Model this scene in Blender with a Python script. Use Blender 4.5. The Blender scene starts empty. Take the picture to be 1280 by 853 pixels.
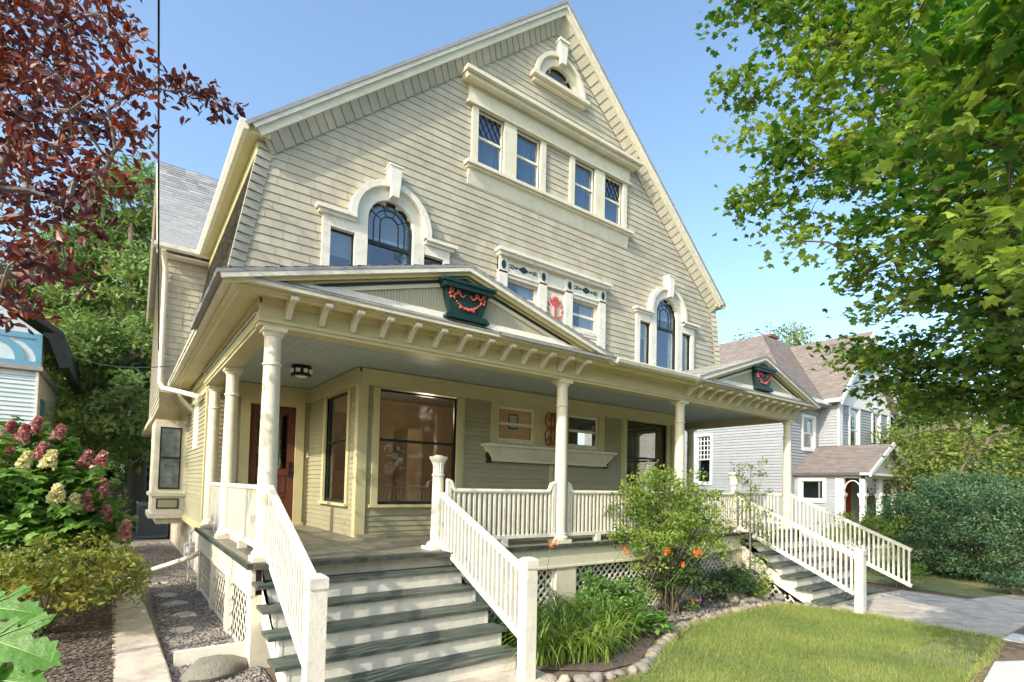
import bpy, math, random
import numpy as np
from mathutils import Vector, Matrix
R=math.radians
S=bpy.context.scene
C=S.collection
# ---------------------------------------------------------------- camera, sky, sun, exposure
cam=bpy.data.cameras.new('camera'); co=bpy.data.objects.new('camera',cam); C.objects.link(co); S.camera=co
cam.sensor_width=36; cam.lens=671.42/1280*36; cam.shift_x=-(668.4-640)/1280; cam.shift_y=(582.23-426.5)/1280
cam.clip_start=.05; cam.clip_end=2000
_yaw,_pit,_rol=R(37.450908),R(2.16531534),R(-1.22662226)
_f=Vector((math.sin(_yaw)*math.cos(_pit),math.cos(_yaw)*math.cos(_pit),math.sin(_pit)))
_r=Vector((math.cos(_yaw),-math.sin(_yaw),0)); _u=_r.cross(_f)
_r2=_r*math.cos(_rol)-_u*math.sin(_rol); _u2=_u*math.cos(_rol)+_r*math.sin(_rol)
_M=Matrix((_r2,_u2,-_f)).transposed().to_4x4(); _M.translation=Vector((0,0,.88)); co.matrix_world=_M
SUN=Vector((-1,-.30,.64)).normalized()
W=bpy.data.worlds.new('World'); S.world=W; W.use_nodes=True
nt=W.node_tree; bg=nt.nodes['Background']; sky=nt.nodes.new('ShaderNodeTexSky'); sky.sky_type='NISHITA'; sky.sun_disc=False
sky.sun_elevation=math.asin(SUN.z); sky.sun_rotation=math.atan2(SUN.x,SUN.y); sky.air_density=1.0; sky.dust_density=2.6; sky.ozone_density=1.0
tint=nt.nodes.new('ShaderNodeVectorMath'); tint.operation='MULTIPLY'; tint.inputs[1].default_value=(1.02,1.12,1.13); nt.links.new(sky.outputs[0],tint.inputs[0]); nt.links.new(tint.outputs[0],bg.inputs[0]); bg.inputs[1].default_value=.15
sl=bpy.data.lights.new('sun','SUN'); sl.energy=2.2; sl.angle=R(.55); sl.color=(1,.93,.80)
so=bpy.data.objects.new('sun',sl); C.objects.link(so); so.rotation_euler=SUN.to_track_quat('Z','Y').to_euler(); so.location=(-20,-6,20)
S.view_settings.view_transform='Standard'; S.view_settings.look='None'; S.view_settings.gamma=1; S.view_settings.exposure=1.13
S.render.engine='CYCLES'
rng=np.random.default_rng(11); random.seed(4)
XC=6.966; YG=8.49; YW=8.55; PY=6.49; SX=1.2
def gz(x): return -1.08-.018*x
# ---------------------------------------------------------------- materials
MATS={}
def mat(name,col,rough=.6,var=.12,scale=6,dirt=None,dirt_amt=0,dirt_scale=2.5,bump=0,bscale=40,tone=False,stretch=None,spec=.4,metal=0,transl=0,leaf2=None):
    if name in MATS: return MATS[name]
    m=bpy.data.materials.new(name); m.use_nodes=True; n=m.node_tree; N=n.nodes; L=n.links
    b=N['Principled BSDF']; b.inputs['Roughness'].default_value=rough; b.inputs['Specular IOR Level'].default_value=spec; b.inputs['Metallic'].default_value=metal
    tc=N.new('ShaderNodeTexCoord'); src=tc.outputs['Object']
    if stretch:
        mp=N.new('ShaderNodeMapping'); mp.inputs['Scale'].default_value=stretch; L.new(src,mp.inputs[0]); src=mp.outputs[0]
    def noise(s,d=4,r=.6):
        t=N.new('ShaderNodeTexNoise'); t.inputs['Scale'].default_value=s; t.inputs['Detail'].default_value=d; t.inputs['Roughness'].default_value=r; L.new(src,t.inputs['Vector']); return t.outputs['Fac']
    def mix(f,a,c,typ='MIX'):
        x=N.new('ShaderNodeMix'); x.data_type='RGBA'; x.blend_type=typ
        for s,v in ((0,f),(6,a),(7,c)):
            if isinstance(v,(int,float)): x.inputs[s].default_value=v
            elif isinstance(v,tuple): x.inputs[s].default_value=(*v,1) if len(v)==3 else v
            else: L.new(v,x.inputs[s])
        return x.outputs[2]
    def ramp(f,a,b_):
        r=N.new('ShaderNodeMapRange'); r.inputs[1].default_value=a; r.inputs[2].default_value=b_; L.new(f,r.inputs[0]); return r.outputs[0]
    lo=tuple(c*(1-var) for c in col); hi=tuple(min(1,c*(1+var)) for c in col)
    c=mix(ramp(noise(scale),.3,.7),lo,hi)
    if leaf2 or tone:
        at=N.new('ShaderNodeAttribute'); at.attribute_name='tone'
        if leaf2:
            c=mix(ramp(at.outputs['Fac'],0,1),c,leaf2)
        else:
            mr=N.new('ShaderNodeMapRange'); mr.inputs[3].default_value=1-tone; mr.inputs[4].default_value=1+tone; L.new(at.outputs['Fac'],mr.inputs[0])
            mm=N.new('ShaderNodeVectorMath'); mm.operation='SCALE'; L.new(c,mm.inputs[0]); L.new(mr.outputs[0],mm.inputs['Scale']); c=mm.outputs[0]
    if dirt_amt:
        f=ramp(noise(dirt_scale,8,.7),.62-.3*dirt_amt,.75)
        mu=N.new('ShaderNodeMath'); mu.operation='MULTIPLY'; L.new(f,mu.inputs[0]); mu.inputs[1].default_value=min(1,dirt_amt*1.3)
        c=mix(mu.outputs[0],c,dirt)
    L.new(c,b.inputs['Base Color'])
    if bump:
        bp=N.new('ShaderNodeBump'); bp.inputs['Strength'].default_value=bump; bp.inputs['Distance'].default_value=.02; L.new(noise(bscale,5),bp.inputs['Height']); L.new(bp.outputs[0],b.inputs['Normal'])
    if transl:
        t=N.new('ShaderNodeBsdfTranslucent'); hs=N.new('ShaderNodeHueSaturation'); hs.inputs['Saturation'].default_value=1.15; hs.inputs['Value'].default_value=1.5; L.new(c,hs.inputs['Color']); L.new(hs.outputs[0],t.inputs[0])
        ms=N.new('ShaderNodeMixShader'); ms.inputs[0].default_value=transl; L.new(b.outputs[0],ms.inputs[1]); L.new(t.outputs[0],ms.inputs[2])
        L.new(ms.outputs[0],N['Material Output'].inputs[0])
    MATS[name]=m; return m
def glassmat(name,fac,tint):
    m=bpy.data.materials.new(name); m.use_nodes=True; n=m.node_tree; N=n.nodes; L=n.links
    for x in list(N):
        if x.type=='BSDF_PRINCIPLED': N.remove(x)
    t=N.new('ShaderNodeBsdfTransparent'); t.inputs[0].default_value=(*tint,1)
    g=N.new('ShaderNodeBsdfGlossy'); g.inputs['Roughness'].default_value=.03; g.inputs[0].default_value=(.8,.82,.85,1)
    no=N.new('ShaderNodeTexNoise'); no.inputs['Scale'].default_value=2.2; tc=N.new('ShaderNodeTexCoord'); L.new(tc.outputs['Object'],no.inputs['Vector'])
    bp=N.new('ShaderNodeBump'); bp.inputs['Strength'].default_value=.12; bp.inputs['Distance'].default_value=.03; L.new(no.outputs['Fac'],bp.inputs['Height']); L.new(bp.outputs[0],g.inputs['Normal'])
    fr=N.new('ShaderNodeFresnel'); ge=N.new('ShaderNodeNewGeometry'); mi=N.new('ShaderNodeMath'); mi.operation='MULTIPLY_ADD'; mi.inputs[1].default_value=-.8333; mi.inputs[2].default_value=1.5; L.new(ge.outputs['Backfacing'],mi.inputs[0]); L.new(mi.outputs[0],fr.inputs[0]); mx=N.new('ShaderNodeMath'); mx.operation='ADD'; mx.use_clamp=True; L.new(fr.outputs[0],mx.inputs[0]); mx.inputs[1].default_value=fac
    ms=N.new('ShaderNodeMixShader'); L.new(mx.outputs[0],ms.inputs[0]); L.new(t.outputs[0],ms.inputs[1]); L.new(g.outputs[0],ms.inputs[2]); L.new(ms.outputs[0],N['Material Output'].inputs[0])
    return m
M=dict(
 shingle=mat('cream_shingle_paint',(.475,.43,.325),.62,.08,3,(.27,.25,.19),.4,1.3,.25,60,tone=.08,spec=.3),
 grayshingle=mat('weathered_shingle',(.24,.23,.20),.85,.2,9,(.10,.095,.08),.6,6,.3,60,tone=.25),
 trim=mat('cream_trim_paint',(.70,.645,.49),.5,.06,4,(.38,.34,.25),.35,5,.2,40),
 white=mat('white_trim_paint',(.76,.715,.60),.5,.06,5,(.36,.33,.27),.42,7,.25,45),
 nosing=mat('dark_nosing_paint',(.035,.045,.038),.5,.3,9,(.20,.19,.16),.5,7,.3,30),
 soffit=mat('pale_yellow_soffit_paint',(.60,.53,.28),.5,.06,3,(.40,.35,.19),.25,2,.1,30),
 olive=mat('khaki_clapboard_paint',(.34,.31,.195),.55,.07,3,(.24,.215,.13),.25,1.6,.12,50,tone=.05),
 frieze=mat('warm_cream_frieze_paint',(.55,.485,.27),.5,.06,3,(.40,.36,.22),.2,2,.1,30),
 bead=mat('beadboard_paint',(.46,.43,.31),.6,.05,3,bump=.1),
 ceil=mat('pale_blue_ceiling_paint',(.42,.47,.46),.55,.05,3,bump=.05),
 green=mat('dark_green_paint',(.010,.040,.036),.4,.15,6,bump=.08),
 black=mat('black_green_sash_paint',(.012,.02,.018),.4,.15,6),
 tread=mat('worn_green_tread_paint',(.038,.06,.047),.55,.25,8,(.25,.24,.20),.68,3.2,.35,25,stretch=(.6,6,6)),
 floor=mat('worn_grey_floorboards',(.17,.165,.13),.42,.2,5,(.34,.30,.22),.7,2.5,.3,20,stretch=(5,.5,5)),
 pink=mat('coral_pink_paint',(.54,.11,.085),.5,.15,20),
 pinkbg=mat('pale_panel_paint',(.70,.66,.55),.6,.05,5),
 red=mat('brick_red_paint',(.26,.035,.03),.45,.15,12),
 door=mat('red_brown_door_wood',(.12,.038,.022),.35,.35,7,(.06,.02,.012),.5,4,.15,30,stretch=(8,8,.8)),
 metal=mat('dark_metal',(.02,.02,.02),.4,.1,8,metal=.4),
 grey_metal=mat('grey_painted_metal',(.42,.43,.42),.45,.08,8,(.2,.19,.17),.3,6,metal=.2),
 roof=mat('grey_asphalt_shingle',(.30,.30,.30),.9,.15,12,(.18,.18,.18),.3,2,.4,120,tone=.28),
 roofb=mat('brown_asphalt_shingle',(.215,.18,.16),.9,.15,12,(.18,.14,.12),.3,1.5,.4,90,tone=.15),
 dark=mat('dark_void',(.012,.012,.012),.9,.1,3),
 roomwarm=mat('warm_room_paint',(.50,.37,.25),.8,.1,2),
 roomgrey=mat('cool_room_paint',(.10,.12,.16),.8,.1,2),
 blind=mat('white_blind',(.80,.82,.85),.6,.04,5),
 curtain=mat('blue_grey_curtain',(.19,.28,.40),.8,.12,5,stretch=(14,14,.6)),
 concrete=mat('pale_concrete',(.62,.54,.44),.85,.14,7,(.24,.20,.16),.7,2.2,.4,60),
 concrete2=mat('white_concrete',(.66,.64,.60),.85,.06,5,(.48,.45,.40),.3,2,.2,60),
 stone=mat('field_stone',(.25,.235,.22),.85,.25,9,(.12,.10,.08),.7,9,.6,40,leaf2=(.44,.37,.28)),
 boulder=mat('mossy_boulder',(.25,.23,.19),.9,.3,5,(.10,.12,.06),.7,5,.8,25),
 gravel=mat('gravel_stone',(.235,.205,.18),.9,.2,9,tone=.5),
 earth=mat('bare_earth',(.21,.145,.095),.95,.2,6,(.11,.08,.055),.5,3,.5,30),
 mulch=mat('bark_mulch',(.16,.12,.095),.95,.25,14,(.06,.042,.03),.5,10,.8,60,tone=.75),
 lawn=mat('lawn_soil',(.20,.21,.08),.95,.25,6,(.22,.18,.08),.4,2,.5,60),
 far=mat('distant_ground',(.10,.13,.04),.95,.25,2,(.12,.10,.05),.5,.6,.2,10),
 grass=mat('grass_blades',(.13,.22,.04),.6,.18,1.6,transl=.35,leaf2=(.36,.39,.12)),
 maple=mat('maple_leaf',(.04,.115,.016),.42,.15,2,transl=.40,leaf2=(.33,.42,.08)),
 plum=mat('purple_leaf',(.06,.018,.020),.38,.2,3,transl=.3,leaf2=(.24,.06,.035)),
 hem=mat('hemlock_needle',(.10,.18,.05),.6,.2,.8,transl=.3,leaf2=(.30,.38,.11)),
 darkleaf=mat('dark_foliage',(.035,.07,.02),.6,.2,.6,transl=.25,leaf2=(.085,.13,.035)),
 yellowleaf=mat('yellow_green_foliage',(.10,.16,.03),.6,.2,.8,transl=.35,leaf2=(.27,.31,.06)),
 yew=mat('blue_green_foliage',(.045,.10,.045),.5,.15,2,transl=.25,leaf2=(.12,.20,.08)),
 hyd=mat('hydrangea_leaf',(.06,.15,.03),.45,.15,3,transl=.35,leaf2=(.24,.38,.09)),
 shrubleaf=mat('shrub_leaf',(.10,.19,.035),.5,.15,3,transl=.38,leaf2=(.34,.40,.08)),
 russet=mat('russet_leaf',(.17,.23,.05),.5,.2,4,transl=.35,leaf2=(.36,.30,.07)),
 bigleaf=mat('large_lobed_leaf',(.085,.21,.025),.42,.15,9,transl=.35,bump=.3,bscale=25),
 lily=mat('strap_leaf',(.06,.14,.03),.45,.15,3,transl=.35,leaf2=(.26,.34,.06)),
 orange=mat('orange_petal',(.80,.22,.03),.5,.1,9,transl=.3),
 hpink=mat('rose_bracts',(.36,.09,.11),.6,.25,14,transl=.2,leaf2=(.60,.36,.32)),
 hcream=mat('cream_bracts',(.62,.60,.30),.6,.2,14,transl=.25,leaf2=(.80,.74,.48)),
 bark=mat('grey_bark',(.15,.115,.085),.9,.3,9,(.06,.05,.04),.5,5,.6,30,stretch=(2,2,.6)),
 palebark=mat('pale_bark',(.19,.16,.14),.85,.25,9,bump=.4),
 stem=mat('green_stem',(.12,.16,.05),.7,.2,9),
 nsiding=mat('grey_siding_paint',(.335,.345,.355),.6,.05,3,(.3,.3,.3),.2,1,.1,40,tone=.05),
 ntrim=mat('neighbour_white_trim',(.72,.72,.70),.55,.05,3),
 nred=mat('red_painted_door',(.34,.05,.02),.4,.15,5),
 brick=mat('red_brick',(.25,.10,.07),.9,.3,9,(.1,.05,.04),.4,7,.4,40),
 bsiding=mat('pale_blue_siding_paint',(.55,.62,.66),.6,.05,3,(.42,.48,.5),.3,1.4,.1,40,tone=.06),
 btrim=mat('bright_blue_trim_paint',(.13,.31,.44),.5,.08,4),
 teal=mat('teal_trim_paint',(.03,.16,.19),.5,.1,4),
 btan=mat('tan_wall_paint',(.50,.44,.30),.6,.06,3),
 fence=mat('weathered_fence_board',(.26,.19,.125),.85,.25,5,(.12,.09,.06),.5,3,.3,30,stretch=(6,6,.5),tone=.2),
 acm=mat('slate_blue_metal',(.09,.12,.15),.5,.1,4,metal=.2),
)
G_UP=glassmat('upper_window_glass',.09,(.80,.86,.90)); G_LO=glassmat('lower_window_glass',.035,(.93,.91,.88)); G_N=glassmat('neighbour_glass',.2,(.5,.55,.6))
# ---------------------------------------------------------------- mesh builder
class MB:
    def __init__(s,T=None): s.v=[];s.f=[];s.t=[];s.T=T;s.tone=.5
    def add(s,vs,fs):
        k=len(s.v); s.v+= [s.T(*p) for p in vs] if s.T else [tuple(p) for p in vs]; s.t+=[s.tone]*len(vs); s.f+=[tuple(i+k for i in f) for f in fs]; return s
    def box(s,a0,a1,b0,b1,c0,c1):
        return s.add([(a0,b0,c0),(a1,b0,c0),(a1,b1,c0),(a0,b1,c0),(a0,b0,c1),(a1,b0,c1),(a1,b1,c1),(a0,b1,c1)],[(3,2,1,0),(4,5,6,7),(0,1,5,4),(1,2,6,5),(2,3,7,6),(3,0,4,7)])
    def prism(s,P,b0,b1):           # polygon in (a,c), extruded over b
        n=len(P); return s.add([(p[0],b0,p[1]) for p in P]+[(p[0],b1,p[1]) for p in P],[tuple(range(n)),tuple(range(2*n-1,n-1,-1))]+[(i,i+n,(i+1)%n+n,(i+1)%n) for i in range(n)])
    def hprism(s,P,z0,z1):
        n=len(P); f0=z0 if callable(z0) else (lambda x,y:z0); f1=z1 if callable(z1) else (lambda x,y:z1)
        return s.add([(p[0],p[1],f0(*p)) for p in P]+[(p[0],p[1],f1(*p)) for p in P],[tuple(range(n-1,-1,-1)),tuple(range(n,2*n))]+[((i+1)%n,(i+1)%n+n,i+n,i) for i in range(n)])
    def ring(s,A,B,b0,b1,close=True):  # band between outline A and B (same count), extruded
        n=len(A); vs=[(p[0],b0,p[1]) for p in A]+[(p[0],b0,p[1]) for p in B]+[(p[0],b1,p[1]) for p in A]+[(p[0],b1,p[1]) for p in B]; fs=[]
        for i in range(n if close else n-1):
            j=(i+1)%n; fs+=[(i,j,j+n,i+n),(i+2*n,i+3*n,j+3*n,j+2*n),(i,i+2*n,j+2*n,j),(i+n,j+n,j+3*n,i+3*n)]
        if not close: fs+=[(0,n,3*n,2*n),(n-1,3*n-1,4*n-1,2*n-1)]
        return s.add(vs,fs)
    def tube(s,P,r,n=8,cap=True):
        P=[Vector(p) for p in P]; m=len(P); rs=r if hasattr(r,'__len__') else [r]*m; vs=[];up=None
        for i in range(m):
            d=(P[min(i+1,m-1)]-P[max(i-1,0)]).normalized()
            if up is None: up=d.orthogonal().normalized()
            up=(up-d*up.dot(d)); up=up.normalized() if up.length>1e-6 else d.orthogonal().normalized(); w=d.cross(up)
            for k in range(n):
                a=2*math.pi*k/n; vs.append(tuple(P[i]+(up*math.cos(a)+w*math.sin(a))*rs[i]))
        fs=[(i*n+k,i*n+(k+1)%n,(i+1)*n+(k+1)%n,(i+1)*n+k) for i in range(m-1) for k in range(n)]
        if cap: fs+=[tuple(range(n-1,-1,-1)),tuple(range((m-1)*n,m*n))]
        return s.add(vs,fs)
    def bar(s,p,q,w,h,up=(0,0,1)):     # rectangular bar from p to q
        p=Vector(p);q=Vector(q);d=(q-p).normalized();u=Vector(up);sd=d.cross(u).normalized();u=sd.cross(d).normalized();vs=[]
        for e in (p,q):
            for a,b in ((-1,-1),(1,-1),(1,1),(-1,1)): vs.append(tuple(e+sd*a*w/2+u*b*h/2))
        return s.add(vs,[(3,2,1,0),(4,5,6,7),(0,1,5,4),(1,2,6,5),(2,3,7,6),(3,0,4,7)])
    def lathe(s,prof,c,n=20,flute=0):
        vs=[]
        for r,z in prof:
            for k in range(n):
                a=2*math.pi*k/n; rr=r*(1-flute*(k%2)); vs.append((c[0]+rr*math.cos(a),c[1]+rr*math.sin(a),c[2]+z))
        m=len(prof); fs=[(i*n+k,i*n+(k+1)%n,(i+1)*n+(k+1)%n,(i+1)*n+k) for i in range(m-1) for k in range(n)]+[tuple(range(n-1,-1,-1)),tuple(range((m-1)*n,m*n))]
        return s.add(vs,fs)
    def np(s,vs,fs,tones):
        k=len(s.v); s.v+=[tuple(p) for p in vs.tolist()]; s.t+=list(tones); s.f+=(fs+k).tolist(); return s
def raw(name,mb,m,smooth=False):
    me=bpy.data.meshes.new(name); me.from_pydata(mb.v,[],mb.f); me.update()
    at=me.attributes.new('tone','FLOAT','POINT'); at.data.foreach_set('value',np.array(mb.t,dtype=np.float32))
    if smooth:
        me.polygons.foreach_set('use_smooth',[True]*len(me.polygons))
        try: me.set_sharp_from_angle(angle=R(40))
        except Exception: pass
    if m: me.materials.append(M[m] if isinstance(m,str) else m)
    o=bpy.data.objects.new(name,me); C.objects.link(o); return o
def off(o):
    v=Vector((0,0,0))
    while o: v=v+Vector(o.location); o=o.parent
    return v
def obj(name,mb,m,parent=None,smooth=False,label=None):   # geometry given in world coordinates
    o=raw(name,mb,m,smooth)
    if parent is not None: o.parent=parent; o.location=-off(parent)
    if label: o['label']=label
    return o
def thing(name,label,cat,loc=(0,0,0),group=None):
    o=bpy.data.objects.new(name,None); C.objects.link(o); o.location=loc; o.empty_display_size=.2; tag(o,label,cat,group); return o
def tag(o,label,cat,group=None,kind=None):
    o['label']=label; o['category']=cat
    if group: o['group']=group
    if kind: o['kind']=kind
    return o
def struct(o,kind='structure',label=None):
    o['kind']=kind
    if label: o['label']=label
    return o
def front(Y0,x0=XC,s=1): return lambda u,v,z:(x0+s*u,Y0-v,z)
def left(X0,s=1): return lambda u,v,z:(X0-s*v,u,z)        # u is world Y; v outwards
def courses(mb,O,U,V,N,v0,v1,e,spans,tabw=None,th=.014,gap=.004,r=None,jit=0):
    r=r or random; O,U,V,N=Vector(O),Vector(U),Vector(V),Vector(N); v=v0; row=0
    while v<v1-1e-4:
        t=min(v+e,v1)
        for a,b in spans((v+t)/2):
            s=a
            if tabw and (b-a)>tabw: s=a-r.uniform(0,tabw)
            while s<b-1e-4:
                w=(r.uniform(.65,1.35)*tabw) if tabw else (b-a)
                x0=max(s,a);x1=min(s+w,b)
                if b-x1<.03: x1=b
                s=max(s+w,x1)
                if x1-x0<.012: continue
                g=gap/2 if tabw else 0
                mb.tone=r.random(); k=r.uniform(-jit,jit); vb=v+k
                P=lambda uu,vv,nn: tuple(O+U*uu+V*vv+N*nn)
                mb.add([P(x0+g,vb,th),P(x1-g,vb,th),P(x1-g,t,th*.12),P(x0+g,t,th*.12),P(x0+g,vb,-.004),P(x1-g,vb,-.004)],[(0,1,2,3),(4,5,1,0)])
        v=t; row+=1
def cut(spans,ops):       # remove openings (a,b,z0,z1) or ('arc',c,z,r) from spans
    def f(z):
        S0=spans(z)
        for op in ops:
            if op[0]=='arc':
                _,c,zc,rr=op
                if z<zc-.001 or z>zc+rr: continue
                h=math.sqrt(max(0,rr*rr-(z-zc)**2)); a,b=c-h,c+h
            else:
                a,b,z0,z1=op
                if not(z0<=z<=z1): continue
            S1=[]
            for p,q in S0:
                if b<=p or a>=q: S1.append((p,q)); continue
                if a>p: S1.append((p,a))
                if b<q: S1.append((b,q))
            S0=S1
        return S0
    return f
def backing(mb,spans,v0,v1,e,d0,d1):
    v=v0
    while v<v1-1e-4:
        t=min(v+e,v1)
        for a,b in spans((v+t)/2): mb.box(a,b,d0,d1,v,t)
        v=t
def arc(cx,cz,r,n=24,a0=0,a1=180,rz=None): return [(cx+r*math.cos(R(a0+(a1-a0)*i/n)),cz+(rz or r)*math.sin(R(a0+(a1-a0)*i/n))) for i in range(n+1)]

YG=8.55
# ================================================================= the main house
house=thing('shingled_house','large cream shingled house with a gambrel front gable, full-width pillared porch and two pediments','house',(XC,12,gz(XC)))
H=house
FG=front(YG); FW=front(YW)
def H_(name,mb,m,parent=None,smooth=False,label=None): return obj(name,mb,m,parent or H,smooth,label)
# ---- openings of the gable (u,z)
PAL=3.575
ATT=[(-1.95,-1.36),(-1.07,-.46),(.46,1.07),(1.36,1.95)]
ops=[(a-.0,b+.0,6.87,7.97) for a,b in ATT]+[('arc',0,9.24,.42)]
for s in (-1,1):
    c=s*PAL
    ops+=[(c-.395,c+.395,3.6,5.18),('arc',c,5.18,.395),(c-.98,c-.6,3.7,4.86),(c+.6,c+.98,3.7,4.86)]
    ops+=[(min(s*.46,s*1.22),max(s*.46,s*1.22),4.26,4.9)]
TH=math.atan(.887)
APEX=10.97
def hwall(z):
    if z>5.75: w=(APEX-.46-z)/.887+.12
    else: w=np.interp(z,[2.9,3.8,5.75],[6.05,5.88,5.5])
    return [(-w,w)] if w>.05 else []
sp=cut(hwall,ops)
mb=MB(FG); backing(mb,sp,2.9,10.4,.13,-.16,-.003); gwall=H_('gable_wall',mb,'trim')
mb=MB(); courses(mb,(XC,YG,0),(1,0,0),(0,0,1),(0,-1,0),2.9,10.45,.13,sp,.22,.015,.006,jit=.003); H_('shingle_siding',mb,'shingle',gwall)
# ---- rake: roof, fascia, flared shingle band
ct,st=math.cos(TH),math.sin(TH); SL=5.68/ct
def rk(s,d,sg):  # along slope s from apex, d below roof line (perp)
    return (sg*(s*ct-d*st),APEX-s*st-d*ct)
def rakestrip(mb,d0,d1,b0,b1,s1=SL):
    for sg in (-1,1):
        a0=d0*st/ct; a1=d1*st/ct
        mb.prism([rk(a0,d0,sg),rk(s1,d0,sg),rk(s1,d1,sg),rk(a1,d1,sg)],b0,b1)
mb=MB(FG); rakestrip(mb,-.05,0,-13.5,.24,SL+.12); upper=H_('upper_roof',mb,'roof')
mb=MB(FG); rakestrip(mb,.001,.06,.13,.225,SL+.05); H_('rake_edge',mb,'white',upper)
mb=MB(FG); rakestrip(mb,.061,.17,.12,.19,SL+.02); H_('rake_fascia',mb,'trim',upper)
mb=MB(FG)
for sg in (-1,1):
    s=.36*st/ct
    while s<SL-.05:
        w=random.uniform(.15,.21); e=min(s+w,SL); mb.tone=random.random()
        A=rk(max(s-.0,.17*st/ct),.165,sg);B=rk(e-.008,.165,sg);Cc=rk(e-.008,.385,sg);D=rk(s,.385,sg)
        mb.add([(A[0],.15,A[1]),(B[0],.165,B[1]),(Cc[0],.035,Cc[1]),(D[0],.02,D[1]),(B[0],.14,B[1]),(Cc[0],.01,Cc[1])],[(0,1,2,3),(1,4,5,2)])
        s=e
mb.prism([(0,APEX-.16),(.5,APEX-.6),(-.5,APEX-.6)],.0,.03)
mb.add([(0,.15,APEX-.20),(.16,.15,APEX-.34),(.10,.03,APEX-.62),(0,.03,APEX-.52),(-.16,.15,APEX-.34),(-.10,.03,APEX-.62)],[(0,1,2,3),(0,3,5,4)])
H_('flared_rake_band',mb,'shingle',upper)
for sg in (-1,1): mb=MB(FG); mb.box(*sorted((sg*5.47,sg*5.76)),-13.5,.16,5.80,5.90); H_('eave_soffit',mb,'soffit',upper)
for sg in (-1,1):
    mb=MB(FG); A=[(sg*5.74,5.93),(sg*5.87,5.93),(sg*5.87,5.86),(sg*5.82,5.80),(sg*5.76,5.80)]; mb.prism(A,-13.5,.2); H_('upper_gutter',mb,'white')
for sg in (-1,1): mb=MB(FG); mb.box(*sorted((sg*5.38,sg*5.62)),-13.5,.02,5.62,5.80); H_('eave_frieze',mb,'soffit',upper)
# ---- steep lower slopes (weathered shingles) with a flared front edge
prof=[(5.56,5.78),(5.66,5.2),(5.78,4.5),(5.90,3.8),(6.02,3.3),(6.24,2.93)]
for sg in (-1,1):
    mb=MB(FG); inner=[(p[0]-.1,p[1]) for p in prof]
    mb.prism([(sg*p[0],p[1]) for p in prof]+[(sg*p[0],p[1]) for p in inner[::-1]],-13.5,-.0)
    ls=H_('lower_roof_slope',mb,'grayshingle')
    if sg<0:
        mb=MB()
        for (a,b) in zip(prof[1:],prof[:-1]):
            P0=Vector((XC-a[0],YG,a[1]));V=Vector((XC-b[0],YG,b[1]))-P0;l=V.length;V/=l; Nn=Vector((-V.z,0,V.x)); Nn=Nn if Nn.x<0 else -Nn
            courses(mb,P0,(0,1,0),V,Nn,0,l,.125,lambda v:[(0,6.0)],.16,.02,.008,jit=.012)
        H_('weathered_courses',mb,'grayshingle',ls)
    mb=MB(FG); z=2.95
    while z<5.75:
        t=z+.13; wo=np.interp([z,t],[p[1] for p in prof[::-1]],[p[0] for p in prof[::-1]])+.03; mb.tone=random.random()
        mb.add([(sg*wo[0],.075,z),(sg*(wo[0]-.2),.025,z),(sg*(wo[1]-.2),.012,t-.006),(sg*wo[1],.055,t-.006),(sg*wo[0],-.05,z),(sg*wo[1],-.05,t)],[(0,1,2,3),(0,4,5,3)]); z=t
    H_('flared_edge_shingles',mb,'shingle',ls)
# ---- rooms behind the upper windows
mb=MB(FG); mb.box(-5.2,5.2,-1.35,-1.3,3.0,6.0); mb.box(-5.2,5.2,-1.3,-.2,6.0,6.1); mb.box(-2.4,2.4,-1.35,-1.3,6.1,8.3); mb.box(-1.2,1.2,-.9,-.85,8.9,9.9); mb.box(-5.2,5.2,-1.3,-.2,2.85,2.95); mb.box(-2.4,2.4,-1.3,-.2,8.3,8.36)
H_('upper_room_partition',mb,'roomgrey')
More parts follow.
